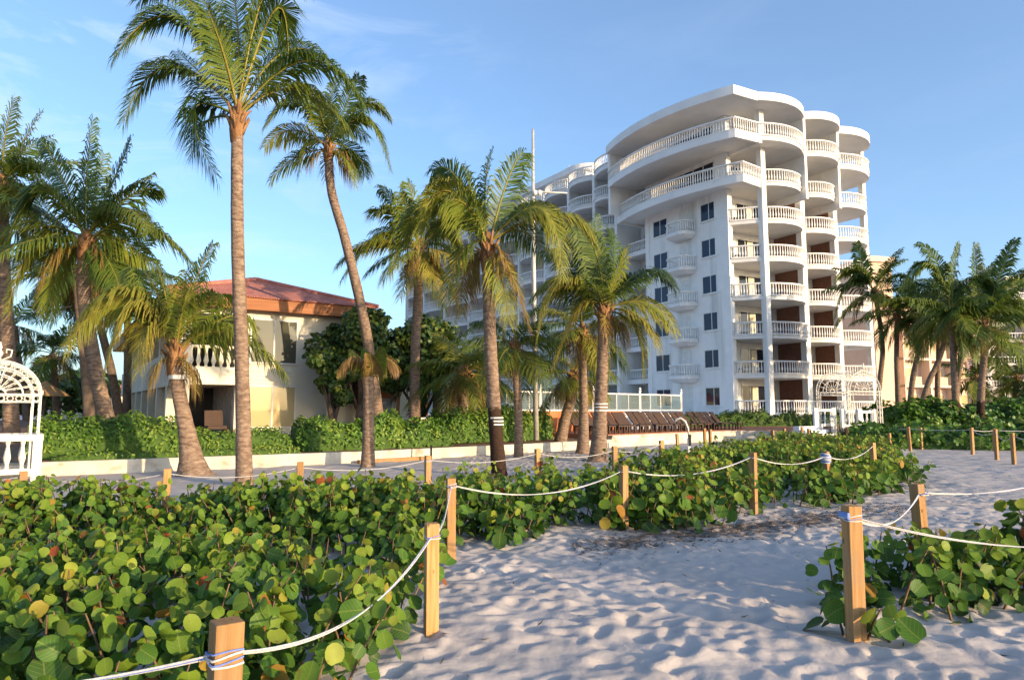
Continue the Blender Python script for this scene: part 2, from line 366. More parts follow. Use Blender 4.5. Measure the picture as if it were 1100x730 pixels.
HT = .05 * vnoise(GXX * .5, GYY * .5, 1) + .024 * vnoise(wx * 1.7 + wy * .5, wy * 2.1, 2) + .036 * vnoise(wx * 3.4 + wy, wy * 4.4 - wx, 3) + .030 * vnoise(wx * 7, wy * 8 + wx * 2, 4) + .012 * vnoise(wx * 16, wy * 16, 6)
fr = np.random.default_rng(5)
for _ in range(11000):                      # trampled footprints with a raised rim
    px = fr.uniform(-1.5, 13); py = fr.uniform(2.0, 28)
    a = fr.normal(.7, .8); L = fr.uniform(.06, .13); W = fr.uniform(.04, .07); dep = fr.uniform(.006, .034)
    r = .42; i0 = int((px - r - GX0) / GS); i1 = int((px + r - GX0) / GS); j0 = int((py - r - GY0) / GS); j1 = int((py + r - GY0) / GS)
    i0 = max(i0, 0); j0 = max(j0, 0)
    X = GXX[i0:i1, j0:j1] - px; Y = GYY[i0:i1, j0:j1] - py
    u = (X * math.cos(a) + Y * math.sin(a)) / L; v = (-X * math.sin(a) + Y * math.cos(a)) / W
    q = u * u + v * v
    HT[i0:i1, j0:j1] += -dep * np.exp(-q * 1.1) + .55 * dep * np.exp(-((np.sqrt(q) - 1.55) ** 2) * 3)
edge = np.clip(np.minimum.reduce([(GXX - GX0) / 2, (GX1 - GXX) / 2, (GYY - GY0) / 1, (GY1 - GYY) / 2]), 0, 1)
HT *= edge * .8
def ground_np(x, y):
    fx = np.clip((x - GX0) / GS, 0, len(gx) - 1.001); fy = np.clip((y - GY0) / GS, 0, len(gy) - 1.001)
    i = fx.astype(int); j = fy.astype(int); a = fx - i; b = fy - j
    return HT[i, j] * (1 - a) * (1 - b) + HT[i + 1, j] * a * (1 - b) + HT[i, j + 1] * (1 - a) * b + HT[i + 1, j + 1] * a * b
def ground(x, y): return float(ground_np(np.array([x]), np.array([y]))[0])
def seq(*parts):
    out = []
    for a, b, s in parts: out += list(np.arange(a, b, s))
    return out
far = [31, 33, 36, 40, 46, 55, 70, 95, 140, 220, 400, 800, 1600, 3000]
xs = [-f for f in far[::-1]] + [-28, -24, -20, -16, -12] + seq((-9, -1.5, .09), (-1.5, 5, .034), (5, 9, .06), (9, 20, .11)) + [20, 23, 27] + far
ys = [-3000, -800, -200, -60, -20, -6, -2, 0] + seq((1, 2.4, .2), (2.4, 7.5, .032), (7.5, 14, .05), (14, 31, .11)) + far
XX, YY = np.meshgrid(np.array(xs), np.array(ys), indexing='ij')
ZZ = ground_np(XX, YY); ZZ[(XX < GX0) | (XX > GX1) | (YY < GY0) | (YY > GY1)] = 0
V = np.stack([XX, YY, ZZ], -1).reshape(-1, 3); nx, ny = XX.shape
I = (np.arange(nx - 1)[:, None] * ny + np.arange(ny - 1)[None, :]).ravel()
Q = np.stack([I, I + ny, I + ny + 1, I + 1], 1)
def sand_mat():
    m, nt, b = nt_new('pale_beach_sand')
    tc = nt.nodes.new('ShaderNodeTexCoord')
    n = nt.nodes.new('ShaderNodeTexNoise'); n.inputs['Scale'].default_value = .9; n.inputs['Detail'].default_value = 8; lk(nt, tc.outputs['Object'], n.inputs['Vector'])
    r = ramp(nt, [(.3, (.42, .375, .345)), (.7, (.51, .46, .43))]); lk(nt, n.outputs['Fac'], r.inputs['Fac'])
    # band of dry seaweed and plant litter on the path
    s = nt.nodes.new('ShaderNodeSeparateXYZ'); lk(nt, tc.outputs['Object'], s.inputs[0])
    def mth(op, x, y=None, z=None):
        q = nt.nodes.new('ShaderNodeMath'); q.operation = op
        for i, w in enumerate((x, y, z)):
            if w is None: continue
            if isinstance(w, (int, float)): q.inputs[i].default_value = w
            else: lk(nt, w, q.inputs[i])
        return q.outputs[0]
    # signed distance across the line (1,8)-(6.5,12.3)
    w = mth('SUBTRACT', mth('MULTIPLY_ADD', s.outputs['X'], .55, 7.72), s.outputs['Y'])     # >0 on the camera's side
    nb = nt.nodes.new('ShaderNodeTexNoise'); nb.inputs['Scale'].default_value = 1.3; nb.inputs['Detail'].default_value = 5; lk(nt, tc.outputs['Object'], nb.inputs['Vector'])
    w2 = mth('ADD', w, mth('MULTIPLY', mth('SUBTRACT', nb.outputs['Fac'], .5), 1.5))
    band = mth('SUBTRACT', 1.0, mth('MINIMUM', mth('DIVIDE', mth('ABSOLUTE', mth('SUBTRACT', w2, -.05)), .85), 1.0))
    xr = mth('MULTIPLY', mth('SMOOTH_MIN', mth('MULTIPLY', mth('SUBTRACT', s.outputs['X'], .5), 1.2), 1.0, .2), mth('MAXIMUM', mth('MINIMUM', mth('MULTIPLY', mth('SUBTRACT', 6.8, s.outputs['X']), .4), 1.0), 0.0))
    fine = nt.nodes.new('ShaderNodeTexNoise'); fine.inputs['Scale'].default_value = 16; fine.inputs['Detail'].default_value = 7; fine.inputs['Roughness'].default_value = .7
    mp = nt.nodes.new('ShaderNodeMapping'); mp.inputs['Scale'].default_value = (.6, 1.6, 1); mp.inputs['Rotation'].default_value = (0, 0, .5); lk(nt, tc.outputs['Object'], mp.inputs[0]); lk(nt, mp.outputs[0], fine.inputs['Vector'])
    amt = mth('MAXIMUM', mth('MULTIPLY', band, xr), 0.0)
    lit = mth('GREATER_THAN', mth('ADD', fine.outputs['Fac'], mth('MULTIPLY', amt, .28)), .70)
    lit = mth('MULTIPLY', lit, mth('MINIMUM', mth('MULTIPLY', amt, 6.0), 1.0))
    fac = mth('MINIMUM', mth('ADD', mth('MULTIPLY', lit, .55), mth('MULTIPLY', amt, .42)), .85)
    mx = nt.nodes.new('ShaderNodeMixRGB'); lk(nt, fac, mx.inputs['Fac']); lk(nt, r.outputs['Color'], mx.inputs[1]); mx.inputs[2].default_value = (.12, .085, .06, 1)
    lk(nt, mx.outputs[0], b.inputs['Base Color']); b.inputs['Roughness'].default_value = .95; b.inputs['Specular IOR Level'].default_value = .1
    g = nt.nodes.new('ShaderNodeTexNoise'); g.inputs['Scale'].default_value = 14; g.inputs['Detail'].default_value = 6; lk(nt, tc.outputs['Object'], g.inputs['Vector'])
    g2 = nt.nodes.new('ShaderNodeTexNoise'); g2.inputs['Scale'].default_value = 160; g2.inputs['Detail'].default_value = 3; lk(nt, tc.outputs['Object'], g2.inputs['Vector'])
    bp = nt.nodes.new('ShaderNodeBump'); bp.inputs['Strength'].default_value = .5; bp.inputs['Distance'].default_value = .018; lk(nt, mth('ADD', g.outputs['Fac'], mth('MULTIPLY', g2.outputs['Fac'], .25)), bp.inputs['Height'])
    lk(nt, bp.outputs[0], b.inputs['Normal'])
    return m
M['sand'] = sand_mat()
tag(tri_mesh('beach_sand', V, Q, M['sand']), kind='structure')

# ---------------------------------------------------------------- terrace behind the low sea wall
WALL = [Vector(p) for p in ((-30, 4.5), (-20.0, 11.4), (-11.75, 16.6), (-4.75, 21.0), (0.6, 25.9), (4.2, 29.6), (8.0, 33.3), (12.2, 36.8), (15.2, 36.2))]
EXT = WALL + [Vector((17, 36.6)), Vector((22, 38.0)), Vector((40, 40)), Vector((90, 46))]
def wall_at(px_u):                       # point of the wall line seen in photo column u
    a = (px_u - 550) / FPX
    for p, q in zip(WALL, WALL[1:]):
        d = q - p; den = d.x - a * d.y
        if abs(den) < 1e-9: continue
        k = (a * p.y - p.x) / den
        if 0 <= k <= 1: return p + d * k, d.normalized()
def tz(x, y):
    best = 1e9
    for p, q in zip(EXT, EXT[1:]):
        d = q - p; k = max(0, min(1, (Vector((x, y)) - p).dot(d) / d.length_squared)); best = min(best, (p + d * k - Vector((x, y))).length)
    return .30 + .02 * min(best, 30)
mb = MB(); N = len(EXT); rows = [0, .5, 1.5, 3, 5, 8, 12, 18, 26, 40, 90]
for i, p in enumerate(EXT):
    d = (EXT[min(i + 1, N - 1)] - EXT[max(i - 1, 0)]).normalized(); nn = Vector((-d.y, d.x))
    for r_ in rows:
        dirv = nn if r_ < 10 else (nn * 8 + Vector((0, 1)) * (r_ - 8)) / r_
        q = p + dirv * r_; mb.vert((q.x, q.y, .30 + .02 * min(r_, 30) + (.05 * noise.noise(Vector((q.x * .6, q.y * .6, 0))) if r_ > .6 else 0)))
for i in range(N - 1):
    for j in range(len(rows) - 1):
        a = i * len(rows) + j; b = a + len(rows); mb.face((a, b, b + 1, a + 1))
tag(mb.build('planting_ground', M['soil'], smooth=True), kind='structure')

mb = MB()
mb.band([tuple(p - Vector((0, 0))) for p in WALL[:6]], -.15, .34, .22)
o = mb.build('sea_wall', M['wallw'], bevel=.012)
tag(o, 'long low whitewashed wall between the beach sand and the hedges', 'wall')
mb = MB(); mb.band([tuple(p) for p in WALL[5:]], -.15, .46, .24); mb.band([tuple(p) for p in WALL[5:]], .461, .50, .34)
tag(mb.build('sea_wall', M['wallw']), 'taller white retaining wall under the row of sun loungers', 'wall')
# wooden sleeper leaning along the foot of the wall
pA, dA = wall_at(420); mb = MB(); mb.box(-1.3, 1.3, -.08, .08, 0, .11)
tag(mb.build('wooden_beam', M['post'], loc=(pA.x + .25, pA.y - .32, .0), rotz=math.atan2(dA.y, dA.x)), 'weathered timber beam lying on the sand against the low wall', 'beam')

# deck, back wall and upper terrace
DF = [WALL[5], WALL[6], WALL[7]]; dd = (WALL[7] - WALL[5]).normalized(); dn = Vector((-dd.y, dd.x))
def deck(a, off): p = WALL[5] + dd * a + dn * off; return p
DL = (WALL[7] - WALL[5]).length
mb = MB(); mb.prism([tuple(deck(0, .1)), tuple(WALL[6] + dn * .1), (12.15, 36.95), (15.1, 36.35), (17.5, 39.5), (19, 48), (12, 46.5), tuple(deck(6.7, 4.6)), tuple(deck(0, 4.6))], .2, .53)
tag(mb.build('paved_terrace', M['terra']), kind='structure')
mb = MB(); mb.prism([tuple(deck(-9, 4.7)), tuple(deck(6.65, 4.7)), (10.5, 45.2), (17.2, 46.6), (25, 50.3), (33, 54), (50, 60), (50, 80), (-12, 80)], .2, 1.28)
tag(mb.build('upper_terrace', M['slabw']), kind='structure')
mb = MB(); mb.band([tuple(deck(-1.5, 4.55)), tuple(deck(6.6, 4.55))], .4, 1.52, .2)
tag(mb.build('terrace_wall', M['orange']), 'low terracotta painted wall behind the loungers below the glass fence', 'wall')
mb = MB(); mb.band([tuple(deck(6.7, 4.55)), tuple(deck(DL + 1.5, 4.55))], .5, 1.22, .16); mb.band([tuple(deck(6.7, 4.55)), tuple(deck(DL + 1.5, 4.55))], 1.36, 1.42, .07)
for a in np.arange(6.9, DL + 1.4, 1.1): p = deck(a, 4.55); mb.box(p.x - .03, p.x + .03, p.y - .03, p.y + .03, 1.22, 1.37)
tag(mb.build('terrace_rail', M['rail']), 'low white rail behind the right half of the lounger row', 'railing')

# ---------------------------------------------------------------- posts and ropes
POSTS = []
def post(u, vb=None, vt=None, z=0.0, h=None, label='', rot=None, w=.094, y=None, pos=None):
    if pos is None:
        if vb is not None: p = at_z(u, vb, z)
        elif y is not None: p = at_y(u, 445, y)
        else: p = at_z(u, vt, .88)
        if vt is not None and vb is not None: h = at_y(u, vt, p.y).z - z
    else: p = Vector((pos[0], pos[1], 0))
    h = h or .88
    mb = MB(); mb.box(-w / 2, w / 2, -w / 2, w / 2, -.3, h)
    o = mb.build('wooden_post', M['post'], bevel=.006)
    o.location = (p.x, p.y, z + ground(p.x, p.y) * .5); o.rotation_euler = (random.gauss(0, .012), random.gauss(0, .014), rot if rot is not None else random.uniform(.2, .7))
    tag(o, label, 'post', 'wooden rope posts'); POSTS.append(o)
    return Vector((p.x, p.y, z + h - .075))
C3 = lambda p: Vector(p)
def sag(p, q, s, n=22):
    return [p + (q - p) * (i / n) + Vector((0, 0, -s * 4 * (i / n) * (1 - i / n))) for i in range(n + 1)]
M['rope'] = pm('white_rope', (.46, .45, .45), (.58, .57, .56), 90, .8, .3, 200)
M['ropeb'] = pm('blue_rope_thread', (.10, .17, .50), (.16, .24, .60), 60, .8)
def rope(name, label, pts_list, r=.0075, strands=2, twist=16, wraps=()):
    mb = MB()
    for pts in pts_list:
        Ln = sum((b - a).length for a, b in zip(pts, pts[1:]))
        m = max(len(pts), int(Ln * 14)) if strands > 1 else len(pts)
        # resample
        P = []
        for i in range(m + 1):
            t = i / m * (len(pts) - 1); k = min(int(t), len(pts) - 2); P.append(pts[k].lerp(pts[k + 1], t - k))
        if strands == 1: mb.tube(P, r, 5)
        else:
            for s_ in range(3):
                S = []; blue = s_ == 2; mb.cm = 1 if blue else 0
                for i, p in enumerate(P):
                    d = (P[min(i + 1, m)] - P[max(i - 1, 0)]).normalized(); x = d.cross(Vector((0, 0, 1))).normalized(); y = x.cross(d)
                    a = 2 * math.pi * (i / m * Ln * .35 + (s_ / 2 if not blue else .25)) + .6; S.append(p + (x * math.cos(a) + y * math.sin(a)) * r * (.95 if not blue else .75))
                mb.tube(S, r if not blue else r * .5, 6)
            mb.cm = 0
    for (c, rot, n_, w) in wraps:          # coils tied round a post
        for k in range(n_):
            q = []
            for i in range(17):
                a = 2 * math.pi * i / 16; ex = max(abs(math.cos(a)), abs(math.sin(a)))
                x = math.cos(a) / ex ** .85 * (w / 2 + r); y = math.sin(a) / ex ** .85 * (w / 2 + r)
                cr, sr = math.cos(rot), math.sin(rot)
                q.append(Vector((c.x + x * cr - y * sr, c.y + x * sr + y * cr, c.z + (k - n_ / 2) * r * 2.1 + .012 * math.sin(a + k))))
            mb.cm = 1 if k % 2 else 0; mb.tube(q, r * (.7 if k % 2 else 1), 6, cap=False); mb.cm = 0
    return tag(mb.build(name, [M['rope'], M['ropeb']], smooth=True), label, 'rope')
pa = post(242, label='square timber post tied with blue and white rope at the bottom edge of the photo', pos=(-1.04, 2.57), h=.80, rot=.65, w=.1)
pb = post(463, 680, 563, label='tall pale timber post standing by the large-leaved bushes where the sand begins', rot=.35)
pc = post(484, 600, 513, label='timber post at the rope corner between the left bushes and the path', rot=.3)
pd = post(670, 568, 499, label='timber post by the bushes with seaweed litter at its foot', rot=.5)
pe = post(810, 552, 485, label='orange-lit timber post by the bushes midway along the sandy path', rot=.75)
pf = post(889, 538, 485, label='timber post with a thick ball of rope wound round its top', rot=.6)
pg = post(940, 522, 475, label='timber post ending the front rope at the bend of the path', rot=.5)
poff = Vector((-2.9, 2.3, .74))
F1 = [sag(poff, pa, .10), sag(pa, pb, .20), sag(pb, pc, .14), sag(pc, pd, .20), sag(pd, pe, .16), sag(pe, pf, .13), sag(pf, pg, .15)]
rope('rope', 'white and blue rope looping along the front posts beside the path', F1, .0047, 2, wraps=[(pa, .65, 4, .1), (pb, .35, 2, .094), (pc, .3, 3, .094), (pd, .5, 2, .094), (pe, .75, 2, .094)])
mb = MB()
for k in range(9):
    r_ = .062 + .022 * math.sin(math.pi * (k + .5) / 9)
    mb.cm = k % 3 == 1; mb.tube([pf + Vector((r_ * math.cos(a * math.pi / 7 + k), r_ * math.sin(a * math.pi / 7 + k), -.11 + k * .018 + .012 * math.sin(a * math.pi / 7))) for a in range(15)], .013, 6, cap=False)
tag(mb.build('rope_knot', [M['rope'], M['ropeb']], smooth=True), 'bundle of blue and white rope wound round a post top', 'rope knot')
# right hand rope
ph = post(920, 688, 543, label='nearest right timber post with a blue band under its top', rot=.12, w=.1)
pi_ = post(988, label='timber post standing behind the right-hand bush', pos=at_z(988, 520, .90)[:2], h=.90, rot=.4)
pj = Vector((7.4, 9.0, .84)); pk = Vector((5.4, 5.1, .78))
rope('rope', 'white rope hanging between the two right posts and over the right bush', [sag(ph, pi_, .16), sag(pi_, pj, .12), sag(ph, pk, .20)], .0047, 2, wraps=[(ph, .12, 3, .1), (pi_, .4, 2, .094)])
mb = MB(); mb.box(-.055, .055, -.055, .055, -.022, .022); o = mb.build('blue_tape', pm('blue_tape', (.12, .22, .55), (.18, .30, .66), 8, .6)); o.location = ph + Vector((0, 0, .012)); o.rotation_euler.z = .12
tag(o, 'blue band wound round the nearest right post', 'tape')
# rear rope
BP = [(-5.66, 8.03), (-4.18, 8.41), (-2.88, 9.43), (-1.30, 10.74), (.47, 12.48), (1.99, 13.41), (3.43, 15.76)]
bl = ['short orange-lit post beside the foot of the left garden arch', 'post top above the leaves before the thick-footed yellow palm', 'post between the tall foreground palm and the short withered palm',
      'post above the leaves in front of the short broken-headed palm', 'post above the leaves just right of the dark-footed palm', 'dark-sided post under the large palm beside the loungers', 'post above the leaves left of the outdoor shower']
RB = [(26, 506, 9.7), (180, 503, 9.9), (322.5, 496, 10.6), (460, 489, 11.6), (578, 482, 13.0), (660, 479, 14.0), (711, 473, 16.0)]
bp = []
for (u, v, y_), l in zip(RB, bl):
    q = at_y(u, v, y_); bp.append(post(0, pos=(q.x, q.y), label=l, h=q.z - ground(q.x, q.y) * .5))
rope('rope', 'thin white rope along the rear posts behind the big-leaved bushes', [sag(Vector((-9.2, 9.3, .7)), bp[0], .1)] + [sag(a, b, .10) for a, b in zip(bp, bp[1:])], .006, 1, wraps=[(bp[3], .4, 2, .094)])
# posts farther on
RP = [(728, 487, 466, 'weathered post left of the shower pipe'), (757, None, 460, 'left of a pair of post tops before the white retaining wall'), (763, None, 461, 'right of a pair of post tops before the white retaining wall'),
      (830, None, 462, 'post top above the bushes below the last loungers'), (842, None, 460, 'small grey post top left of the steps'), (861, None, 458, 'post top in front of the terrace steps'), (869, None, 460, 'thin post top beside the steps'),
      (910, None, 458, 'orange post standing below the white garden arch'), (934.5, 474, 459, 'post at the near end of the cable by the dry grass tuft'), (946.6, 481, 465, 'left of two posts at the far bend of the path'), (956.5, 487, 465, 'right of two posts at the far bend of the path'),
      (978, 484, 458, 'orange post alone at the far end of the sand path'), (988.5, None, 459, 'post half buried in the far green hedge'), (1045, 488, 459, 'pale post left of a close pair at the right end of the path'), (1067, None, 460, 'post hidden behind another at the right end of the path'),
      (1071, 494, 461, 'front post of a close pair at the right end of the path'), (1089.5, 499, 465, 'rightmost post at the edge of the photo')]
rp = {}
for u, vb, vt, l in RP: rp[u] = post(u, vb, vt, label=l)
rope('rope', 'white rope drooping between the two far-bend posts', [sag(rp[946.6], rp[956.5], .2, 12), sag(pg, rp[946.6], .3)], .009, 1)
rope('rope', 'straight cable running along the far posts by the right hedge', [sag(rp[910], rp[934.5], .03, 8), sag(rp[934.5], rp[978], .04, 8), sag(rp[978], rp[1045], .05, 8), sag(rp[1045], rp[1067], .05, 8), sag(rp[1067], Vector((24, 27, .8)), .05, 8)], .010, 1)
rope('rope', 'white rope looping between the close pair and the rightmost post', [sag(rp[1045], rp[1071], .15, 10), sag(rp[1071], rp[1089.5], .2, 10), sag(rp[1089.5], Vector((15.5, 18.2, .8)), .2, 10)], .009, 1)
for q, l in ((poff, 'post holding the near left end of the front rope'), (pj, 'post holding the far end of the upper right rope'), (pk, 'post holding the right end of the rope over the right bush'), (Vector((-9.2, 9.3, .7)), 'post holding the left end of the rear rope'), (Vector((24, 27, .8)), 'post holding the right end of the far cable'), (Vector((15.5, 18.2, .8)), 'post holding the right end of the looping far rope')):
    post(0, pos=(q.x, q.y), h=q.z + .07, label=l)
# little stake
p = at_z(463, 487 + 8, 0); mb = MB(); mb.box(-.03, .03, -.02, .02, -.2, .5); tag(mb.build('garden_stake', M['black'], loc=(p.x, p.y, 0)), 'thin dark stake in the sand left of the dark-footed palm', 'stake')

# ---------------------------------------------------------------- foliage generators
def leaf_mesh(name, P, Nn, size, tone, mat, ring=12, shape='round', parent=None, cup=.26, aspect=1.0, extra=None):
    P = np.asarray(P, float); n = len(P); Nn = Nn / np.linalg.norm(Nn, axis=1, keepdims=True)
    ref = rng.normal(size=(n, 3)); ref[:, 2] += .6
    X = np.cross(ref, Nn); X /= np.linalg.norm(X, axis=1, keepdims=True); Y = np.cross(Nn, X)
    a = np.linspace(0, 2 * np.pi, ring, endpoint=False) + np.pi / 2
    if shape == 'round':
        rr = 1 + .05 * np.cos(2 * (a - np.pi / 2)) - .22 * np.exp(-((np.mod(a - 1.5 * np.pi + np.pi, 2 * np.pi) - np.pi) ** 2) * 9)
        tx, ty = rr * np.cos(a) * 1.02, rr * np.sin(a); tzz = cup * (tx ** 2 + .3 * ty ** 2) - .10 * ty
    else:
        rr = 1.0; tx, ty = .42 * np.cos(a) * (1 - .25 * np.sin(a)), np.sin(a); tzz = cup * tx ** 2 * 4 - .15 * ty ** 2
    T = np.concatenate([[[0, 0, 0]], np.stack([tx * aspect, ty, tzz], 1)])          # (ring+1,3)
    k = len(T); bend = rng.normal(0, .2, n)
    S = np.asarray(size)[:, None, None]
    tzj = T[None, :, 2] + bend[:, None] * T[None, :, 1] ** 2
    W = P[:, None, :] + S * (T[None, :, 0:1] * X[:, None, :] + T[None, :, 1:2] * Y[:, None, :] + tzj[:, :, None] * Nn[:, None, :])
    V = W.reshape(-1, 3)
    i = np.arange(ring); tri = np.stack([np.zeros(ring, int), 1 + i, 1 + (i + 1) % ring], 1)
    F = (tri[None] + (np.arange(n) * k)[:, None, None]).reshape(-1, 3)
    A = np.zeros((n, k, 3)); A[:, :, 0] = T[None, :, 0]; A[:, :, 1] = T[None, :, 1]; A[:, :, 2] = np.asarray(tone)[:, None]
    return V, F, A.reshape(-1, 3)
def emit(name, packs, mat, parent=None, smooth=True):
    Vs, Fs, As, b = [], [], [], 0
    for V, F, A in packs: Vs.append(V); Fs.append(F + b); As.append(A); b += len(V)
    return tri_mesh(name, np.concatenate(Vs), np.concatenate(Fs), mat, np.concatenate(As), parent, smooth)
def inside(poly, x, y):
    poly = np.array(poly); r = np.zeros(len(x), bool); j = len(poly) - 1
    for i in range(len(poly)):
        c = ((poly[i, 1] > y) != (poly[j, 1] > y)) & (x < (poly[j, 0] - poly[i, 0]) * (y - poly[i, 1]) / (poly[j, 1] - poly[i, 1] + 1e-12) + poly[i, 0])
        r ^= c; j = i
    return r
def grape_stems(poly, dens, hmin, hmax, gap=.0, seed=0, hs=.7):
    r_ = np.random.default_rng(seed); poly = np.array(poly); lo, hi = poly.min(0), poly.max(0); n = int(np.prod(hi - lo) * dens)
    x = r_.uniform(lo[0], hi[0], n); y = r_.uniform(lo[1], hi[1], n)
    k = inside(poly, x, y) & (vnoise(x * 1.1, y * 1.1, seed + 50) + .25 * vnoise(x * 3, y * 3, seed + 51) > gap - .5)
    x, y = x[k], y[k]; h = hmin + (hmax - hmin) * np.clip(.5 + 1.1 * vnoise(x * hs, y * hs, seed + 60) + r_.normal(0, .2, len(x)), 0, 1)
    return np.stack([x, y, h], 1)
def grape(name, stems, zb=0.0, size=(.055, .10), per=20, parent=None, tone_bias=0.0, seed=1, ring=12, mat='grape', tilt=.32, sname='stems', low=.18):
    r_ = np.random.default_rng(seed); P, Nn, S, T = [], [], [], []; mb = MB()
    for x, y, h in stems:
        lean = r_.normal(0, tilt, 2) * h; g = ground(x, y) * .7 + zb if zb == 0 else zb
        pts = [Vector((x, y, g - .03)), Vector((x + lean[0] * .45, y + lean[1] * .45, g + h * .55)), Vector((x + lean[0], y + lean[1], g + h))]
        mb.tube(pts, [.011, .008, .005], 4, cap=False)
        n = max(4, int(per * h * r_.uniform(.8, 1.2))); old = r_.random() < .12
        for k in range(n):
            f = low + (1 - low) * (k + r_.random()) / n; q = pts[0].lerp(pts[2], f); a = k * 2.4 + r_.normal(0, .5)
            sz = r_.uniform(*size) * (1.0 if f < .85 else .75); out = r_.uniform(.03, .10) + .06 * (1 - f)
            d = Vector((math.cos(a), math.sin(a), 0))
            P.append(q + d * (out + sz * .5) + Vector((0, 0, r_.normal(0, .015))))
            Nn.append((d.x * r_.uniform(.2, 1.1) + r_.normal(0, .35), d.y * r_.uniform(.2, 1.1) + r_.normal(0, .35) - .15, r_.uniform(.12, .95)))
            S.append(sz); t = .12 + .45 * f + r_.normal(0, .13) + tone_bias  # tone climbs from dark low leaves to yellower ones at the stem tip
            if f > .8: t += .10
            if r_.random() < .03: t = r_.uniform(.84, .92)
            if r_.random() < (.05 if old else .008): t = r_.uniform(.94, 1.0)
            T.append(min(max(t, 0), 1))
    pk = leaf_mesh('', np.array(P), np.array(Nn), np.array(S), np.array(T), None, ring)
    o = emit(name, [pk], M[mat], parent)
    s = mb.build(sname, M['stem'], parent=parent or o, smooth=True)
    return o

left_bed = [(-1.2, 2.0), (-1.05, 3.4), (-.84, 4.3), (-.84, 5.2), (-.80, 6.4), (-.72, 7.5), (-.55, 8.6), (-1.2, 10.9), (-3, 10.0), (-4.4, 9.9), (-5.8, 9.6), (-9.5, 9.6), (-9.5, 6.5), (-3.6, 2.0)]
st = grape_stems(left_bed, 15, .28, .62, .12, 3); st[:, 2] += np.clip((st[:, 1] - 6.5) * .02, 0, .06) + np.clip((st[:, 1] - 7.6) * .09, 0, .15)
near = st[st[:, 1] < 6.2]; farr = st[st[:, 1] >= 6.2]
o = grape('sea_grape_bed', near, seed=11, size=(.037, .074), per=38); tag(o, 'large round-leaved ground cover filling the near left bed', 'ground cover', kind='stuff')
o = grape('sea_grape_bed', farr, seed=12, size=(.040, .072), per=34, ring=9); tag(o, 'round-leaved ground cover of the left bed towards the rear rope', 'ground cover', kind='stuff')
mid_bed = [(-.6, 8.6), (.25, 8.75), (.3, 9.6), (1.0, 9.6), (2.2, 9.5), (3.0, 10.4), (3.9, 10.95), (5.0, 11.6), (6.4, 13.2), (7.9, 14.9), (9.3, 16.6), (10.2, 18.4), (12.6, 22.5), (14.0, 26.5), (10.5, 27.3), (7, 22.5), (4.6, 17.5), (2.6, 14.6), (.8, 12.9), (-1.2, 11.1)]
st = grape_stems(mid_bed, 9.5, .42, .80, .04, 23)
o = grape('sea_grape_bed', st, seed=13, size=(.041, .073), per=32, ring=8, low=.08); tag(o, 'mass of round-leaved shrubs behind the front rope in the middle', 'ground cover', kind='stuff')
def shrub(label, poly, dens, h0, h1, seed, name='sea_grape_shrub', **kw):
    c = np.array(poly).mean(0); r = thing(name, label, 'shrub', (0, 0, 0))
    o = grape('foliage', grape_stems(poly, dens, h0, h1, 0, seed), seed=seed, parent=r, **kw)
    return r
shrub('low rounded bush on the sand under the front rope, left of the middle', [(-.45, 8.3), (.15, 8.05), (.45, 8.4), (.3, 9.0), (-.4, 9.1)], 20, .35, .60, 31, low=.08, ring=9)
shrub('bush in front of the rope with a red dead leaf under it', [(1.2, 9.35), (1.6, 9.1), (2.6, 9.3), (3.1, 9.9), (2.3, 10.2), (1.3, 10.0)], 16, .40, .62, 32, low=.06, ring=9)
shrub('dark leafy bush overhanging the path below the rope end', [(5.0, 11.2), (6.6, 12.5), (8.4, 14.4), (9.4, 16.2), (8.6, 16.2), (6, 13.2), (4.8, 11.9)], 11, .38, .62, 33, low=.05, ring=8)
shrub('round-leaved bush spreading behind the nearest right post', [(2.45, 5.45), (2.6, 5.05), (3.0, 5.2), (3.9, 5.6), (4.6, 5.7), (5.6, 5.9), (7.4, 6.2), (7.4, 7.3), (5.6, 6.9), (4.2, 6.9), (3.2, 6.3), (2.65, 5.9)], 17, .30, .56, 34, size=(.038, .072), per=38, low=.05)
shrub('sprig of large round leaves cut off by the right edge of the photo', [(4.75, 6.2), (5.6, 6.2), (5.6, 6.9), (4.9, 6.9)], 22, .70, .86, 35, per=20)
shrub('few big leaves sprouting round the foot of the nearest right post', [(2.3, 4.95), (2.65, 4.85), (2.75, 5.2), (2.4, 5.3)], 26, .16, .3, 36, low=.05, per=26)

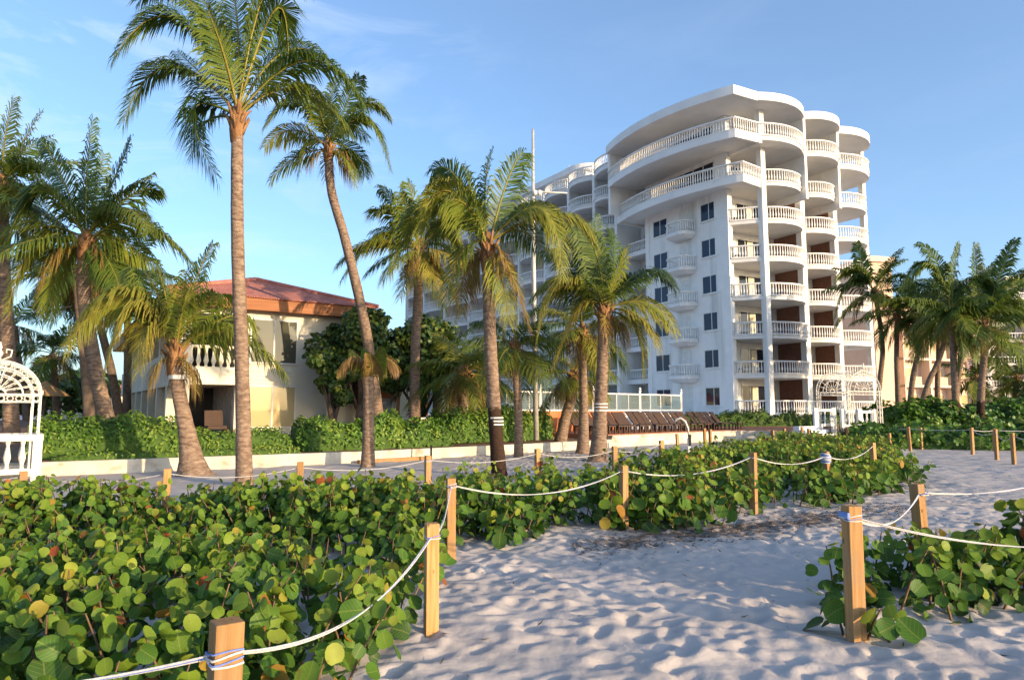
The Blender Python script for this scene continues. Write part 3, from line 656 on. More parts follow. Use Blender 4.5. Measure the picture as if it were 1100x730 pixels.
def hedge(name, label, pts, width, height, zb, leaf=(.035, .06), dens=260, seed=1, mat='hedge', group=None, shape='point', bump=.16, cat='hedge', ring=6, tone=(.5, .2), round_=2.6):
    r_ = np.random.default_rng(seed); pts = [Vector(p) for p in pts]; seg = [(q - p).length for p, q in zip(pts, pts[1:])]; Ltot = sum(seg)
    def at(s):
        for p, q, l in zip(pts, pts[1:], seg):
            if s <= l or q is pts[-1]: d = (q - p).normalized(); return p + d * s, d
            s -= l
    nS = max(6, int(Ltot / .35)); nA = 10; mb = MB()
    def surf(s, ph, k=1.0):
        e = min(1.0, min(s, Ltot - s) / (width * .5) + .25) if s < Ltot else .25
        c, d = at(min(max(s, 0), Ltot)); nn = Vector((-d.y, d.x)); ex = 2 / round_
        cx = math.copysign(abs(math.cos(ph)) ** ex, math.cos(ph)); sy = abs(math.sin(ph)) ** ex
        jj = 1 + bump * 1.6 * noise.noise(Vector((c.x * 1.3 + cx, c.y * 1.3, sy * 1.5 + seed))) + bump * noise.noise(Vector((c.x * 3 + cx * 2, c.y * 3, sy * 3 + seed)))
        ee = math.sqrt(max(.05, 1 - (1 - min(1, e)) ** 2))
        lat = nn * (-cx * width / 2 * k * jj * ee); z = zb + height * sy * k * jj * ee
        return Vector((c.x + lat.x, c.y + lat.y, z)), (Vector((-nn.x * cx, -nn.y * cx, 0)) + Vector((0, 0, sy * .9 + .1))).normalized()
    for i in range(nS + 1):
        for j in range(nA + 1): mb.vert(surf(Ltot * i / nS, math.pi * j / nA, .86)[0])
    for i in range(nS):
        for j in range(nA): a = i * (nA + 1) + j; mb.face((a, a + 1, a + nA + 2, a + nA + 1))
    mb.face(list(range(nA + 1))); mb.face([nS * (nA + 1) + j for j in range(nA + 1)][::-1])
    root = thing(name, label, cat, (0, 0, 0), 0, group)
    mb.build('inner_core', M['core'], parent=root, smooth=True)
    n = int(Ltot * (width * .6 + 2 * height) * dens); P, Nn = [], []
    for _ in range(n):
        ph = math.acos(r_.uniform(-1, 1)) if r_.random() < .6 else r_.uniform(0, math.pi)
        p, nr = surf(r_.uniform(0, Ltot), ph, r_.uniform(.84, 1.06)); P.append(p); Nn.append(nr + Vector(r_.normal(0, .45, 3)))
    t = np.clip(r_.normal(tone[0], tone[1], n) + np.array([.55 * noise.noise(Vector((q.x * 1.1, q.y * 1.1, q.z * 1.4 + seed))) for q in P]), 0, 1); S = r_.uniform(leaf[0], leaf[1], n)
    pk = leaf_mesh('', np.array(P), np.array([tuple(q) for q in Nn]), S, t, None, ring, shape)
    emit('foliage', [pk], M[mat], root, smooth=False)
    return root
def along(u0, u1, off, n=4):
    out = []
    for i in range(n + 1):
        p, d = wall_at(u0 + (u1 - u0) * i / n); q = p + Vector((-d.y, d.x)) * off; out.append((q.x, q.y))
    return out
hedge('clipped_hedge', 'tall bright green hedge between the garden arch and the leaning palm', along(30, 205, 1.75), 1.5, 1.08, .30, (.045, .075), 210, 1)
hedge('clipped_hedge', 'lower olive hedge in front of the house windows', along(205, 330, 1.7), 1.3, .72, .30, (.035, .06), 240, 2, tone=(.62, .25))
hedge('clipped_hedge', 'row of dense green bushes right of the house under the curved palm', along(333, 505, 1.55), 1.5, 1.0, .32, (.055, .09), 190, 3, bump=.22)
hedge('clipped_hedge', 'dense green bushes around the light mast and small palms', along(510, 632, 2.6), 2.2, 1.22, .36, (.055, .09), 170, 4, bump=.25)
for k, (u0, u1, off, h) in enumerate([(205, 222, 1.2, .95), (245, 262, .95, .9)]):
    pass
hedge('dry_groundcover', 'straggly dry weeds on the mulch strip in front of the tall hedge', along(60, 330, .75, 6), .7, .22, .30, (.03, .06), 150, 6, tone=(.8, .2), cat='weeds')
hedge('clipped_hedge', 'band of green shrubs along the far end of the sand path', [(14.7, 30.3), (16.5, 29.8), (19, 28.8), (23, 27.5), (30, 26.5)], 3.0, .85, 0, (.06, .10), 90, 7, bump=.3, shape='round', mat='hedge', tone=(.35, .2))
hedge('clipped_hedge', 'tall dark green thicket in front of the peach building', [(18.6, 35.0), (21, 36), (26, 36.5), (34, 37)], 5.0, 1.7, .2, (.08, .13), 60, 8, bump=.3, shape='round', mat='hedge', tone=(.25, .2))
hedge('clipped_hedge', 'low dark shrubs along the curved balconies at ground level', [(13.2, 45.0), (17.2, 45.8), (20, 47.2), (24.5, 49.2)], 1.2, .85, .5, (.08, .13), 70, 9, mat='tree', bump=.35)
hedge('clipped_hedge', 'dark shrubs under the ground floor window of the hotel', [(10.4, 44.0), (12.3, 44.6)], 1.1, .9, .5, (.08, .13), 70, 10, mat='tree', bump=.35)
# dry grass tuft by the arch
r_ = np.random.default_rng(9); c = at_y(913, 462, 31.5); V, F, A = [], [], []
for _ in range(420):
    a = r_.uniform(0, 6.28); L = r_.uniform(.7, 1.1); sp = r_.uniform(.2, 1.0); q0 = Vector((c.x + r_.normal(0, .12), c.y + r_.normal(0, .12), .0))
    d = Vector((math.cos(a), math.sin(a), 0)); sd_ = Vector((-d.y, d.x, 0)) * .012
    q1 = q0 + d * .35 * sp + Vector((0, 0, L * .75)); q2 = q0 + d * .95 * sp + Vector((0, 0, L * (1.0 - .5 * sp)))
    b = len(V); V += [tuple(q0 - sd_), tuple(q0 + sd_), tuple(q1 - sd_), tuple(q1 + sd_), tuple(q2)]; F += [(b, b + 1, b + 3), (b, b + 3, b + 2), (b + 2, b + 3, b + 4)]; t = r_.random(); A += [(0, 0, t)] * 5
tag(tri_mesh('grass_tuft', V, F, M['grassy'], A), 'grey green tuft of grass below the white garden arch', 'grass tuft')
# seaweed litter and dead leaves on the sand
r_ = np.random.default_rng(19); V, F, A = [], [], []
for _ in range(2600):
    x = r_.uniform(.7, 6.5); y = .55 * x + 7.75 + r_.normal(0, .42)
    if r_.random() < .12: x = r_.uniform(-1, 9); y = r_.uniform(3, 16)
    z = ground(x, y) + .006; a = r_.uniform(0, 6.28); L = r_.uniform(.012, .05); d = Vector((math.cos(a), math.sin(a), r_.normal(0, .25))) * L; s_ = Vector((-d.y, d.x, 0)) * .18; p = Vector((x, y, z))
    b = len(V); V += [tuple(p - d), tuple(p + s_), tuple(p + d + Vector((0, 0, .008))), tuple(p - s_)]; F += [(b, b + 1, b + 2), (b, b + 2, b + 3)]
tag(tri_mesh('seaweed_litter', V, F, pm('dry_seaweed', (.04, .028, .02), (.12, .075, .045), 5, .9)), 'dry seaweed scraps strewn across the sand', 'litter', kind='stuff')

# ================================================================== palms
def frond(acc, p0, p1, p2, r_, tone, ll=.62, nl=46, w=.042, droop=.55, base=.14):
    V, F, A = acc; p0, p1, p2 = Vector(p0), Vector(p1), Vector(p2)
    L = (p1 - p0).length + (p2 - p1).length
    def B(t): return p0 * (1 - t) ** 2 + p1 * (2 * t * (1 - t)) + p2 * t * t
    def D(t): return ((p1 - p0) * (1 - t) + (p2 - p1) * t).normalized()
    rad = Vector((p2.x - p0.x, p2.y - p0.y, 0))
    rad = rad.normalized() if rad.length > .05 else Vector((1, 0, 0))
    sideh = Vector((0, 0, 1)).cross(rad).normalized(); roll = r_.normal(0, .35); hz = math.hypot(p2.x - p0.x, p2.y - p0.y)
    if p2.z - p0.z > hz * 1.1: roll += r_.choice([-1, 1]) * r_.uniform(.5, 1.3)
    # rachis
    m = 9; pr = None
    for i in range(m + 1):
        t = i / m; p = B(t); d = D(t); x = (sideh - d * sideh.dot(d)).normalized(); y = d.cross(x); rr = .032 * (1 - t) ** .7 + .005
        b = len(V)
        for k in range(3):
            a = 2 * math.pi * k / 3; V.append(tuple(p + (x * math.cos(a) + y * math.sin(a)) * rr)); A.append((0, 0, min(.82, tone + .42)))
        if pr is not None:
            for k in range(3):
                k2 = (k + 1) % 3; F.append((pr + k, pr + k2, b + k2)); F.append((pr + k, b + k2, b + k))
        pr = b
    n = int(nl * .95 * max(.6, L / 2.6))
    for i in range(n):
        t = base + (1 - base) * (i + r_.random() * .6) / n
        prof = min(1, (t - base) / .16 + .45) * (1 - .58 * max(0, (t - .45) / .55) ** 1.4)
        p = B(t); d = D(t); x = (sideh - d * sideh.dot(d)).normalized(); up = x.cross(d)
        if up.z < 0: up = -up
        x = x * math.cos(roll) + up * math.sin(roll); up = (up - x * up.dot(x)).normalized()
        for sgn in (-1, 1):
            al = R(30 + 34 * (1 - t)) + r_.normal(0, .08); l = ll * 1.28 * prof * r_.uniform(.85, 1.1)
            q = (d * math.cos(al) + x * (sgn * math.sin(al)) + up * (.14 + r_.normal(0, .09))).normalized()
            g = droop * 1.3 * r_.uniform(.6, 1.4)
            md = p + q * l * .5 + Vector((0, 0, -g * l * .12)); tp = p + q * l * (.95 - .2 * g) + Vector((0, 0, -g * l * .62))
            wv = d * (w * .46) * (0.6 + .6 * prof); tn = min(1, max(0, tone + r_.normal(0, .06)))
            b = len(V); V += [tuple(p - wv * .5), tuple(p + wv * .5), tuple(md - wv), tuple(md + wv), tuple(tp)]
            F += [(b, b + 1, b + 3), (b, b + 3, b + 2), (b + 2, b + 3, b + 4)]
            A += [(0, 0, tn)] * 4 + [(0, 0, min(1, tn + .10))]
def palm(label, trunk_px, Y, radii, fronds=(), nrand=0, Lr=2.4, seed=1, zb=0.0, Yt=None, tone=.34, mat='bark', group=None, ll=.62, nl=46, w=.042, droop=.55, elo=-35, ehi=80, dead=0, nuts=0, husk=True, emin=None, name='coconut_palm', tones=None, flare=1.0, cat='palm tree'):
    r_ = np.random.default_rng(seed)
    Yt = Yt or Y; pts = []
    for i, (u, v) in enumerate(trunk_px):
        k = i / (len(trunk_px) - 1); pts.append(at_y(u, v, Y + (Yt - Y) * k))
    pts[0].z = zb - .15
    base = Vector((pts[0].x, pts[0].y, zb)); pts = [p - base for p in pts]
    root = thing(name, label, cat, base, 0, group)
    # smooth trunk
    fine, rad = [], []; m = len(pts) - 1; NS = 26
    for i in range(NS + 1):
        t = i / NS * m; k = min(int(t), m - 1); f = t - k
        a = pts[max(k - 1, 0)]; b = pts[k]; c = pts[k + 1]; d = pts[min(k + 2, m)]
        q = .5 * ((2 * b) + (c - a) * f + (2 * a - 5 * b + 4 * c - d) * f * f + (3 * b - a - 3 * c + d) * f ** 3)
        fine.append(q); T_ = i / NS
        fl = (radii[0] - radii[1]) * math.exp(-T_ * 9 / flare) * 1.0
        rad.append((radii[1] + (radii[2] - radii[1]) * T_ + fl) * (1 + .02 * math.sin(i * 2.1)))
    mb = MB(); mb.tube(fine, rad, 12); mb.build('trunk', M[mat], root, smooth=True)
    top = fine[-1]; pxm = Yt / FPX; uc, vc = trunk_px[-1]; tw = base + top
    acc = ([], [], []); dac = ([], [], [])
    for i, fr_ in enumerate(fronds):
        (u1, v1), (u2, v2), dp = fr_[:3]; tn = fr_[3] if len(fr_) > 3 else tone + r_.normal(0, .10)
        p2 = at_y(u2, v2, Yt + dp) - base; p1 = at_y(u1, v1, Yt + dp * .45) - base
        # control point so that the curve passes through the middle point
        ctl = p1 * 2 - (top + p2) * .5
        frond(acc, top + Vector((0, 0, r_.uniform(-.1, .25))), ctl, p2, r_, tn, ll, nl, w, droop)
    for i in range(nrand):
        az = i * 2.39996 + r_.normal(0, .25); q = (i + .5) / nrand; e = R(ehi + (elo - ehi) * q + r_.normal(0, 6)); L = Lr * r_.uniform(.85, 1.12)
        h = Vector((math.cos(az), math.sin(az), 0)); e2 = e - R(r_.uniform(35, 70))
        c1 = top + (h * math.cos(e) + Vector((0, 0, math.sin(e)))) * L * .52; c2 = c1 + (h * math.cos(e2) + Vector((0, 0, math.sin(e2)))) * L * .55
        tn = (tone + .22 * max(0, q - .35) + r_.normal(0, .10))
        frond(acc, top + Vector((0, 0, (1 - q) * .25 - .05)), c1, c2, r_, tn, ll, nl, w, droop)
    if acc[0]: tri_mesh('crown', acc[0], acc[1], M['palm'], acc[2], root, smooth=False)
    for i in range(dead):
        az = i * 2.1 + r_.normal(0, .4); h = Vector((math.cos(az), math.sin(az), 0)); L = Lr * r_.uniform(.5, .75)
        frond(dac, top + Vector((0, 0, -.1)), top + h * L * .45 + Vector((0, 0, -.05)), top + h * L * .55 + Vector((0, 0, -L * .75)), r_, r_.uniform(.86, 1.0), ll * .8, nl * .7, w * .8, .9)
    if dac[0]: tri_mesh('dead_fronds', dac[0], dac[1], M['palm'], dac[2], root, smooth=False)
    if husk:
        mb = MB(); rt = radii[2]
        mb.tube([top + Vector((0, 0, -.55)), top + Vector((0, 0, -.25)), top + Vector((0, 0, .1)), top + Vector((0, 0, .45))], [rt * 1.02, rt * 1.3, rt * 1.2, rt * .4], 9)
        for i in range(12):
            a = i * 2.4; h = Vector((math.cos(a), math.sin(a), 0)); z = -.35 + .5 * i / 12
            mb.tube([top + h * rt * .9 + Vector((0, 0, z)), top + h * (rt * 1.45) + Vector((0, 0, z + .16)), top + h * (rt * 1.9 + .04) + Vector((0, 0, z + r_.uniform(.22, .36)))], [.05, .038, .02], 5)
        mb.build('leaf_bases', M['husk'], root, smooth=True)
    if False:
        mb = MB()
        for i in range(nuts):
            a = i * 2.3; p = top + Vector((math.cos(a) * rt * 2.1, math.sin(a) * rt * 2.1, -.22 - .12 * (i % 3)))
            mb.lathe(p, [(.01, -.13), (.07, -.10), (.10, 0), (.07, .09), (.01, .12)], 8)
        mb.build('coconuts', M['orange'], root, smooth=True)
    return root

def ring(root, px, Y, r, mat, name):
    q = at_y(px[0], px[1], Y) - root.location; mb = MB(); hh = .05 if name == 'trunk_band' else .007; mb.tube([q - Vector((0, 0, hh)), q + Vector((0, 0, hh + (.02 if hh < .02 else 0)))], r, 12); mb.build(name, mat, root)
# the tall one in the foreground
palm('tallest coconut palm with a straight grey trunk standing before the house', [(263, 522), (260, 400), (255, 250), (255, 128)], 14.7, (.21, .155, .125),
     [((190, 22), (122, 62), -.6, .3), ((182, 72), (132, 132), .4, .34), ((208, 118), (232, 188), -.4, .05), ((256, 40), (246, -40), .5, .42), ((330, 66), (390, 112), -.3, .3), ((318, 96), (374, 140), .8, .45),
      ((296, 12), (310, 66), .6, .3), ((210, 10), (150, 0), .7, .35), ((290, -20), (330, -10), -.7, .38), ((232, 25), (196, -20), 1.3, .3), ((222, 130), (206, 170), .9, .08), ((240, 60), (222, 10), -1.4, .4), ((300, 60), (345, 60), 1.5, .3),
      ((285, 95), (300, 40), 2.4, .25), ((225, 90), (190, 55), 2.2, .25)],
     seed=4, ll=.70, nl=74, w=.040, nuts=6)
palm('leaning coconut palm with orange leaf bases rising from the mulch at the left', [(128, 487), (112, 440), (98, 372), (90, 310), (92, 262)], 20.4, (.36, .215, .19),
     [((52, 205), (10, 250), -.6), ((35, 245), (-25, 275), .5, .45), ((40, 262), (8, 335), -.8, .55), ((93, 195), (100, 128), .3), ((66, 190), (44, 150), .8), ((140, 212), (168, 205), .4), ((150, 238), (212, 292), -.5, .4), ((135, 262), (190, 318), .6, .5), ((122, 195), (140, 150), -1), ((60, 285), (58, 345), .9, .5), ((20, 215), (-30, 220), 1.2), ((118, 285), (135, 335), -.9, .3),
      ((130, 225), (160, 250), -1.9), ((70, 225), (40, 190), -1.6), ((100, 215), (112, 165), 1.9)], nrand=4, Lr=3.0, seed=5, zb=.36, ll=.85, nl=64, w=.058, dead=5, tone=.33)
yp = palm('short yellow-green palm with a thick swollen foot and a band round its trunk', [(209, 512), (202, 470), (192, 420), (188, 380)], 17.0, (.62, .19, .15),
     [((140, 318), (70, 372), -.5, .62), ((148, 330), (112, 402), -.8, .66), ((130, 318), (92, 350), .6, .5), ((178, 320), (168, 285), .4, .45), ((206, 312), (229, 262), .3, .40), ((220, 326), (240, 318), -.7, .45), ((245, 358), (304, 398), -.5, .5), ((240, 342), (268, 345), .8, .45), ((160, 350), (150, 400), -1.1, .72), ((160, 300), (140, 298), 1.2, .4), ((196, 330), (200, 290), -1.2, .55), ((215, 350), (232, 330), 1.7, .4)],
     seed=6, ll=.72, nl=66, w=.046, dead=4, Lr=1.7, zb=0, flare=1.25, droop=.75)
palm('very tall slender palm with a curved trunk behind the big-leaved tree', [(410, 462), (394, 360), (372, 262), (356, 205), (353, 160)], 26.0, (.26, .2, .16),
     [((318, 112), (284, 136), -.6), ((315, 140), (284, 158), .5), ((354, 115), (362, 84), .4), ((392, 128), (419, 182), -.4), ((386, 112), (418, 126), .7, .45), ((335, 105), (312, 92), 1.), ((328, 160), (322, 186), -.8, .5), ((380, 165), (392, 190), .9, .2), ((374, 108), (386, 82), -.9), ((345, 125), (335, 95), -1.5), ((370, 140), (395, 148), 1.8)], seed=7, zb=.5, nrand=6, Lr=2.4, ll=.75, nl=60, w=.055, dead=4)
palm('tall palm with ragged yellow fronds in front of the far hotel wing', [(446, 452), (446, 380), (449, 320), (450, 268)], 27.0, (.28, .2, .17),
     [((425, 222), (408, 203), .4), ((410, 252), (368, 300), -.5, .5), ((420, 275), (396, 292), .8, .3), ((468, 212), (482, 188), .6), ((445, 222), (438, 196), -.8), ((482, 248), (506, 308), -.6, .55), ((400, 262), (364, 284), .9), ((485, 232), (516, 250), .5, .45), ((462, 290), (476, 330), -.9, .75), ((418, 228), (404, 232), -1.4, .5), ((440, 290), (430, 320), -1.1, .7)], seed=8, zb=.55, nrand=9, Lr=2.6, ll=.85, nl=60, w=.06, dead=7, tone=.46)
dp = palm('coconut palm with a blackened lower trunk in the middle of the sand strip', [(537, 512), (531, 440), (526, 350), (524, 268)], 16.8, (.235, .17, .15),
     [((521, 208), (528, 162), .4, .3), ((492, 192), (464, 184), .8, .22), ((544, 196), (562, 164), .5, .25), ((478, 205), (448, 262), -.7, .60), ((460, 225), (420, 292), .5, .45), ((580, 225), (604, 296), -.6, .58), ((596, 232), (640, 262), .4, .6), ((538, 296), (546, 346), -.6, .6), ((495, 275), (478, 330), -.8, .40), ((485, 240), (452, 275), 1.2, .3), ((552, 222), (580, 230), 1.3, .3), ((544, 285), (568, 350), -.3, .93), ((512, 225), (500, 180), -1.2, .35), ((560, 250), (585, 275), 1.6, .3), ((505, 225), (480, 215), -1.8, .5), ((500, 290), (496, 335), .6, .9)],
     seed=9, ll=.72, nl=74, w=.042, mat='barkd', dead=2, Lr=1.6)
lp = palm('large spreading palm on the sand beside the row of loungers', [(642, 497), (645, 440), (647, 390), (649, 335)], 21.3, (.42, .2, .165),
     [((642, 285), (640, 232), .4, .25), ((618, 262), (584, 240), .9, .15), ((603, 306), (578, 362), -.6, .62), ((612, 300), (574, 318), .7, .6), ((694, 326), (726, 356), -.5, .6), ((688, 292), (724, 308), .9, .05), ((664, 296), (672, 268), -.8, .55), ((682, 352), (690, 400), .5, .6), ((620, 290), (588, 268), 1.6, .15), ((640, 272), (616, 238), -1.2, .3), ((686, 342), (706, 372), -.9, .7), ((625, 330), (596, 390), .4, .75), ((660, 285), (655, 245), 1.6, .2)],
     seed=10, ll=.80, nl=70, w=.05, dead=4, Lr=1.9, zb=0, nrand=3, elo=40)
palm('palm with a dark slim trunk left of the large spreading palm', [(626, 487), (627, 440), (626, 400), (625, 358)], 25.5, (.36, .17, .15), nrand=12, Lr=2.2, seed=11, ll=.8, nl=52, w=.06, dead=7, tone=.36)
palm('mid-height palm with an orange crown shaft left of the light mast', [(557, 492), (557, 450), (555, 410), (553, 375)], 23.2, (.21, .145, .13), nrand=12, Lr=2.0, seed=12, ll=.75, nl=52, w=.055, dead=5, tone=.22)
palm('low palm with a leaning forked-looking trunk in front of the glass fence', [(602, 468), (608, 446), (614, 425), (616, 405)], 28.5, (.3, .22, .2), nrand=12, Lr=2.2, seed=13, zb=.42, ll=.8, nl=46, w=.06, dead=12, tone=.5)
palm('small brown-skirted palm between the bushes left of the dark-footed palm', [(496, 462), (497, 440), (498, 420), (498, 402)], 27.0, (.3, .22, .2), nrand=13, Lr=2.3, seed=14, zb=.42, ll=.8, nl=46, w=.06, dead=9, tone=.42)
palm('dark low palm filling the gap behind the brown-skirted palm', [(470, 455), (470, 430), (472, 400)], 31, (.3, .22, .2), nrand=13, Lr=2.8, seed=15, zb=.5, ll=.85, nl=46, w=.07, dead=2, tone=.15)
palm('small palm half hidden behind the trunk of the dark-footed palm', [(520, 455), (519, 430), (518, 400)], 31, (.3, .22, .2), nrand=11, Lr=2.2, seed=44, zb=.5, ll=.85, nl=46, w=.07, dead=6, tone=.4)
ring(yp, (190.5, 405), 17, .20, M['rail'], 'trunk_band')
for v in (449, 452.5, 456): ring(dp, (532.2 + (v - 440) * .07, v), 16.8, .183, M['rail'], 'cord_wrap')
for v in (434, 437.5, 441): ring(lp, (645.2, v), 21.3, .222, M['rail'], 'cord_wrap')
# withered young palm
palm('short withered palm with two drooping brown fronds and a small green tuft', [(395, 502), (396, 460), (396, 425), (396, 404)], 19.5, (.26, .165, .15),
     [((381, 386), (365, 396), -.3, .95), ((411, 385), (427, 394), .3, .97), ((396, 392), (392, 376), .2, .4), ((404, 388), (410, 374), -.3, .45), ((386, 388), (378, 376), .5, .6), ((400, 395), (396, 380), -.6, .93)], seed=16, ll=.42, nl=110, w=.04, droop=1.0, husk=False)
# left edge
palm('palm at the left edge of the photo behind the garden arch', [(14, 470), (9, 380), (4, 290), (2, 200)], 23, (.3, .22, .19),
     [((18, 165), (44, 120), .5), ((28, 175), (62, 190), -.6), ((22, 205), (56, 250), .7, .45), ((5, 150), (15, 105), -.7), ((-20, 160), (-50, 190), .5), ((-10, 220), (-20, 280), -.5, .5), ((20, 215), (36, 290), -.9, .6)], nrand=10, Lr=2.6, seed=17, zb=.45, ll=.8, nl=56, w=.055, dead=7, tone=.38)
# darker palms behind the leaning palm
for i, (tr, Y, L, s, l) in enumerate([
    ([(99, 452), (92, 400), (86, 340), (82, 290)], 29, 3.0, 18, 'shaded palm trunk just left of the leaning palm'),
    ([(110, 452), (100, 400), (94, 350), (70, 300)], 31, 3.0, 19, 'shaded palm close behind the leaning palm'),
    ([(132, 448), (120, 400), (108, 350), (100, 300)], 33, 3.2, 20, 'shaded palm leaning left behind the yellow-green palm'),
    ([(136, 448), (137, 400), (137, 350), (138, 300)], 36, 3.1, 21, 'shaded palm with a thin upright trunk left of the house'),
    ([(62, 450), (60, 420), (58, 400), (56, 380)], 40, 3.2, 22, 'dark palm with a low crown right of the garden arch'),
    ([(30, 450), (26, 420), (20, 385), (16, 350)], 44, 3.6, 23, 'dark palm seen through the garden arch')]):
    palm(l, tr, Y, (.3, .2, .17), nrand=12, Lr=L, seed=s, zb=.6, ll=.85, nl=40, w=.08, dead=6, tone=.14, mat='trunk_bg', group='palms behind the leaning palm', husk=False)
# right hand group
RG = [([(1028, 462), (1026, 420), (1024, 380), (1022, 338)], 34.5, 3.2, 24, 'palm with a dark base standing tallest in the thicket at the right', 'barkd'),
      ([(1052, 463), (1054, 420), (1057, 385), (1057, 350)], 34.0, 3.3, 25, 'rightmost full palm in the thicket, with orange leaf bases', 'barkd'),
      ([(940, 440), (945, 410), (948, 370), (940, 315)], 44, 3.8, 26, 'palm against the corner of the rounded hotel, its crown over the balconies', 'bark'),
      ([(965, 440), (964, 410), (963, 380), (964, 340)], 43, 3.0, 27, 'slim palm in front of the peach building next to the hotel', 'bark'),
      ([(974, 438), (980, 410), (987, 375), (994, 335)], 42, 3.6, 28, 'palm leaning right in front of the peach building', 'bark'),
      ([(982, 440), (996, 415), (1009, 385), (1019, 350)], 41, 2.8, 29, 'strongly slanting palm crossing in front of the peach building', 'bark'),
      ([(1006, 440), (1007, 410), (1008, 385), (1008, 350)], 45, 3.0, 30, 'upright slender palm before the peach balconies', 'bark'),
      ([(1022, 440), (1030, 400), (1037, 370), (1045, 320)], 43, 3.8, 31, 'palm leaning right behind the flag pole', 'bark')]
for tr, Y, L, s, l, mt in RG:
    top_extra = {24: [((1000, 285), (968, 310), .5), ((1008, 285), (988, 262), .7), ((1025, 290), (1030, 262), .3), ((1050, 300), (1075, 330), -.5)], 25: [((1080, 320), (1102, 345), -.5), ((1085, 300), (1110, 300), .5), ((1050, 300), (1048, 262), .6), ((1075, 290), (1090, 258), -.4), ((1030, 330), (1005, 360), -.6)],
                 26: [((915, 300), (896, 345), -.5), ((920, 290), (898, 300), .6), ((925, 280), (920, 260), .5)], 28: [((975, 300), (955, 300), .5), ((1005, 300), (1018, 285), -.5)]}.get(s, [])
    palm(l, tr, Y, (.27, .17, .14), top_extra, nrand=11, Lr=L * .92, seed=s, zb=.4, ll=.85, nl=44, w=.085, dead=3, tone=.26, mat=mt, group='palms in the right hand thicket')
palm('young palm below the flag in front of the pale apartment block', [(1047, 432), (1047, 420), (1048, 408)], 46, (.25, .2, .18), nrand=11, Lr=2.4, seed=32, zb=.8, ll=.8, nl=40, w=.09, tone=.25, group='young palms by the flag')
palm('young palm at the right edge in front of the pale apartment block', [(1091, 432), (1091, 420), (1092, 408)], 45, (.25, .2, .18), nrand=11, Lr=2.6, seed=33, zb=.8, ll=.8, nl=40, w=.09, tone=.28, group='young palms by the flag')
palm('frond crown reaching in at the right edge of the photo', [(1118, 440), (1116, 400), (1114, 350)], 40, (.3, .2, .18), nrand=8, Lr=2.6, seed=34, zb=.6, ll=.85, nl=44, w=.08, tone=.25)

# ---------------------------------------------------------------- broad-leaved trees
def tree(label, u, vb, vtop, Y, ru, zb, seed, n=3200, leaf=(.10, .17), name='broadleaf_tree', shape='round', lobes=9, mat='tree', group=None, tone=(.42, .22)):
    r_ = np.random.default_rng(seed); b = at_y(u, 440, Y); base = Vector((b.x, Y, zb)); ztop = at_y(u, vtop, Y).z - zb; rad = ru * Y / FPX; zlow = max(.3, at_y(u, vb, Y).z - zb)
    root = thing(name, label, 'tree', base, 0, group)
    mb = MB(); lob = []
    for k in range(lobes):
        a = k * 2.4 + r_.normal(0, .3); q = math.sqrt((k + .4) / lobes); z = zlow + (ztop - zlow) * (.25 + .55 * r_.random()) ; rr = rad * r_.uniform(.34, .5)
        z = min(z, ztop - rr * .8)
        lob.append((Vector((math.cos(a) * q * (rad - rr * .55), math.sin(a) * q * (rad - rr * .55), z + .25 * (1 - q))), rr))
    lob.append((Vector((0, 0, ztop - rad * .42)), rad * .42)); lob.append((Vector((0, 0, (zlow + ztop) * .5)), rad * .6))
    mb.tube([(0, 0, -.2), (.1, 0, zlow * .6), (.05, .1, zlow + .5)], [.22, .17, .13], 8)
    for c, rr in lob: mb.tube([Vector((.05, .1, zlow * .7)), Vector((c.x * .5, c.y * .5, (zlow + c.z) * .5)), c], [.10, .06, .03], 5)
    mb.build('trunk', M['trunk_bg'], root, smooth=True)
    P, Nn, S = [], [], []
    for k in range(n):
        c, rr = lob[r_.integers(len(lob))]; d = Vector(r_.normal(size=3)).normalized(); q = r_.uniform(.45, 1.0) ** .6
        j = 1 + .35 * noise.noise(c + d * 1.7)
        p = c + Vector((d.x, d.y, d.z * .8)) * rr * q * j
        if p.z < .1: continue
        P.append(p); Nn.append(d * .8 + Vector(r_.normal(0, .5, 3)) + Vector((0, 0, .3))); S.append(r_.uniform(*leaf))
    t = np.clip(r_.normal(tone[0], tone[1], len(P)), 0, 1)
    emit('crown', [leaf_mesh('', np.array([tuple(p) for p in P]), np.array([tuple(q) for q in Nn]), np.array(S), t, None, 7, shape)], M[mat], root, smooth=False)
    return root
tree('dense round-leaved tree with its crown against the house and the far wing', 384, 432, 326, 29.5, 50, .5, 50, n=11000, lobes=15, leaf=(.07, .12), tone=(.5, .25))
tree('lower right half of the dense tree group beside the tall ragged palm', 452, 445, 334, 31.5, 52, .5, 51, n=8500, lobes=13, leaf=(.07, .12), tone=(.55, .25))
tree('bushy dark tree overhanging the garden wall right of the house', 356, 452, 372, 28.2, 26, .5, 57, n=4000, lobes=9, leaf=(.06, .11), tone=(.5, .25))
for i, (u, vt, Y, ru, l, tn) in enumerate([(28, 405, 58, 40, 'dark tree seen through the garden arch', .4), (75, 398, 62, 42, 'dark tree mass behind the shaded palms', .4), (135, 410, 70, 34, 'lighter tree far behind the thin upright palm', .75), (180, 415, 75, 40, 'tree behind the colonnade of the house', .6), (-30, 395, 55, 44, 'dark tree at the left edge', .4)]):
    tree(l, u, 446, vt, Y, ru, .8, 60 + i, n=1500, leaf=(.2, .36), tone=(tn, .2), group='trees behind the left palms')

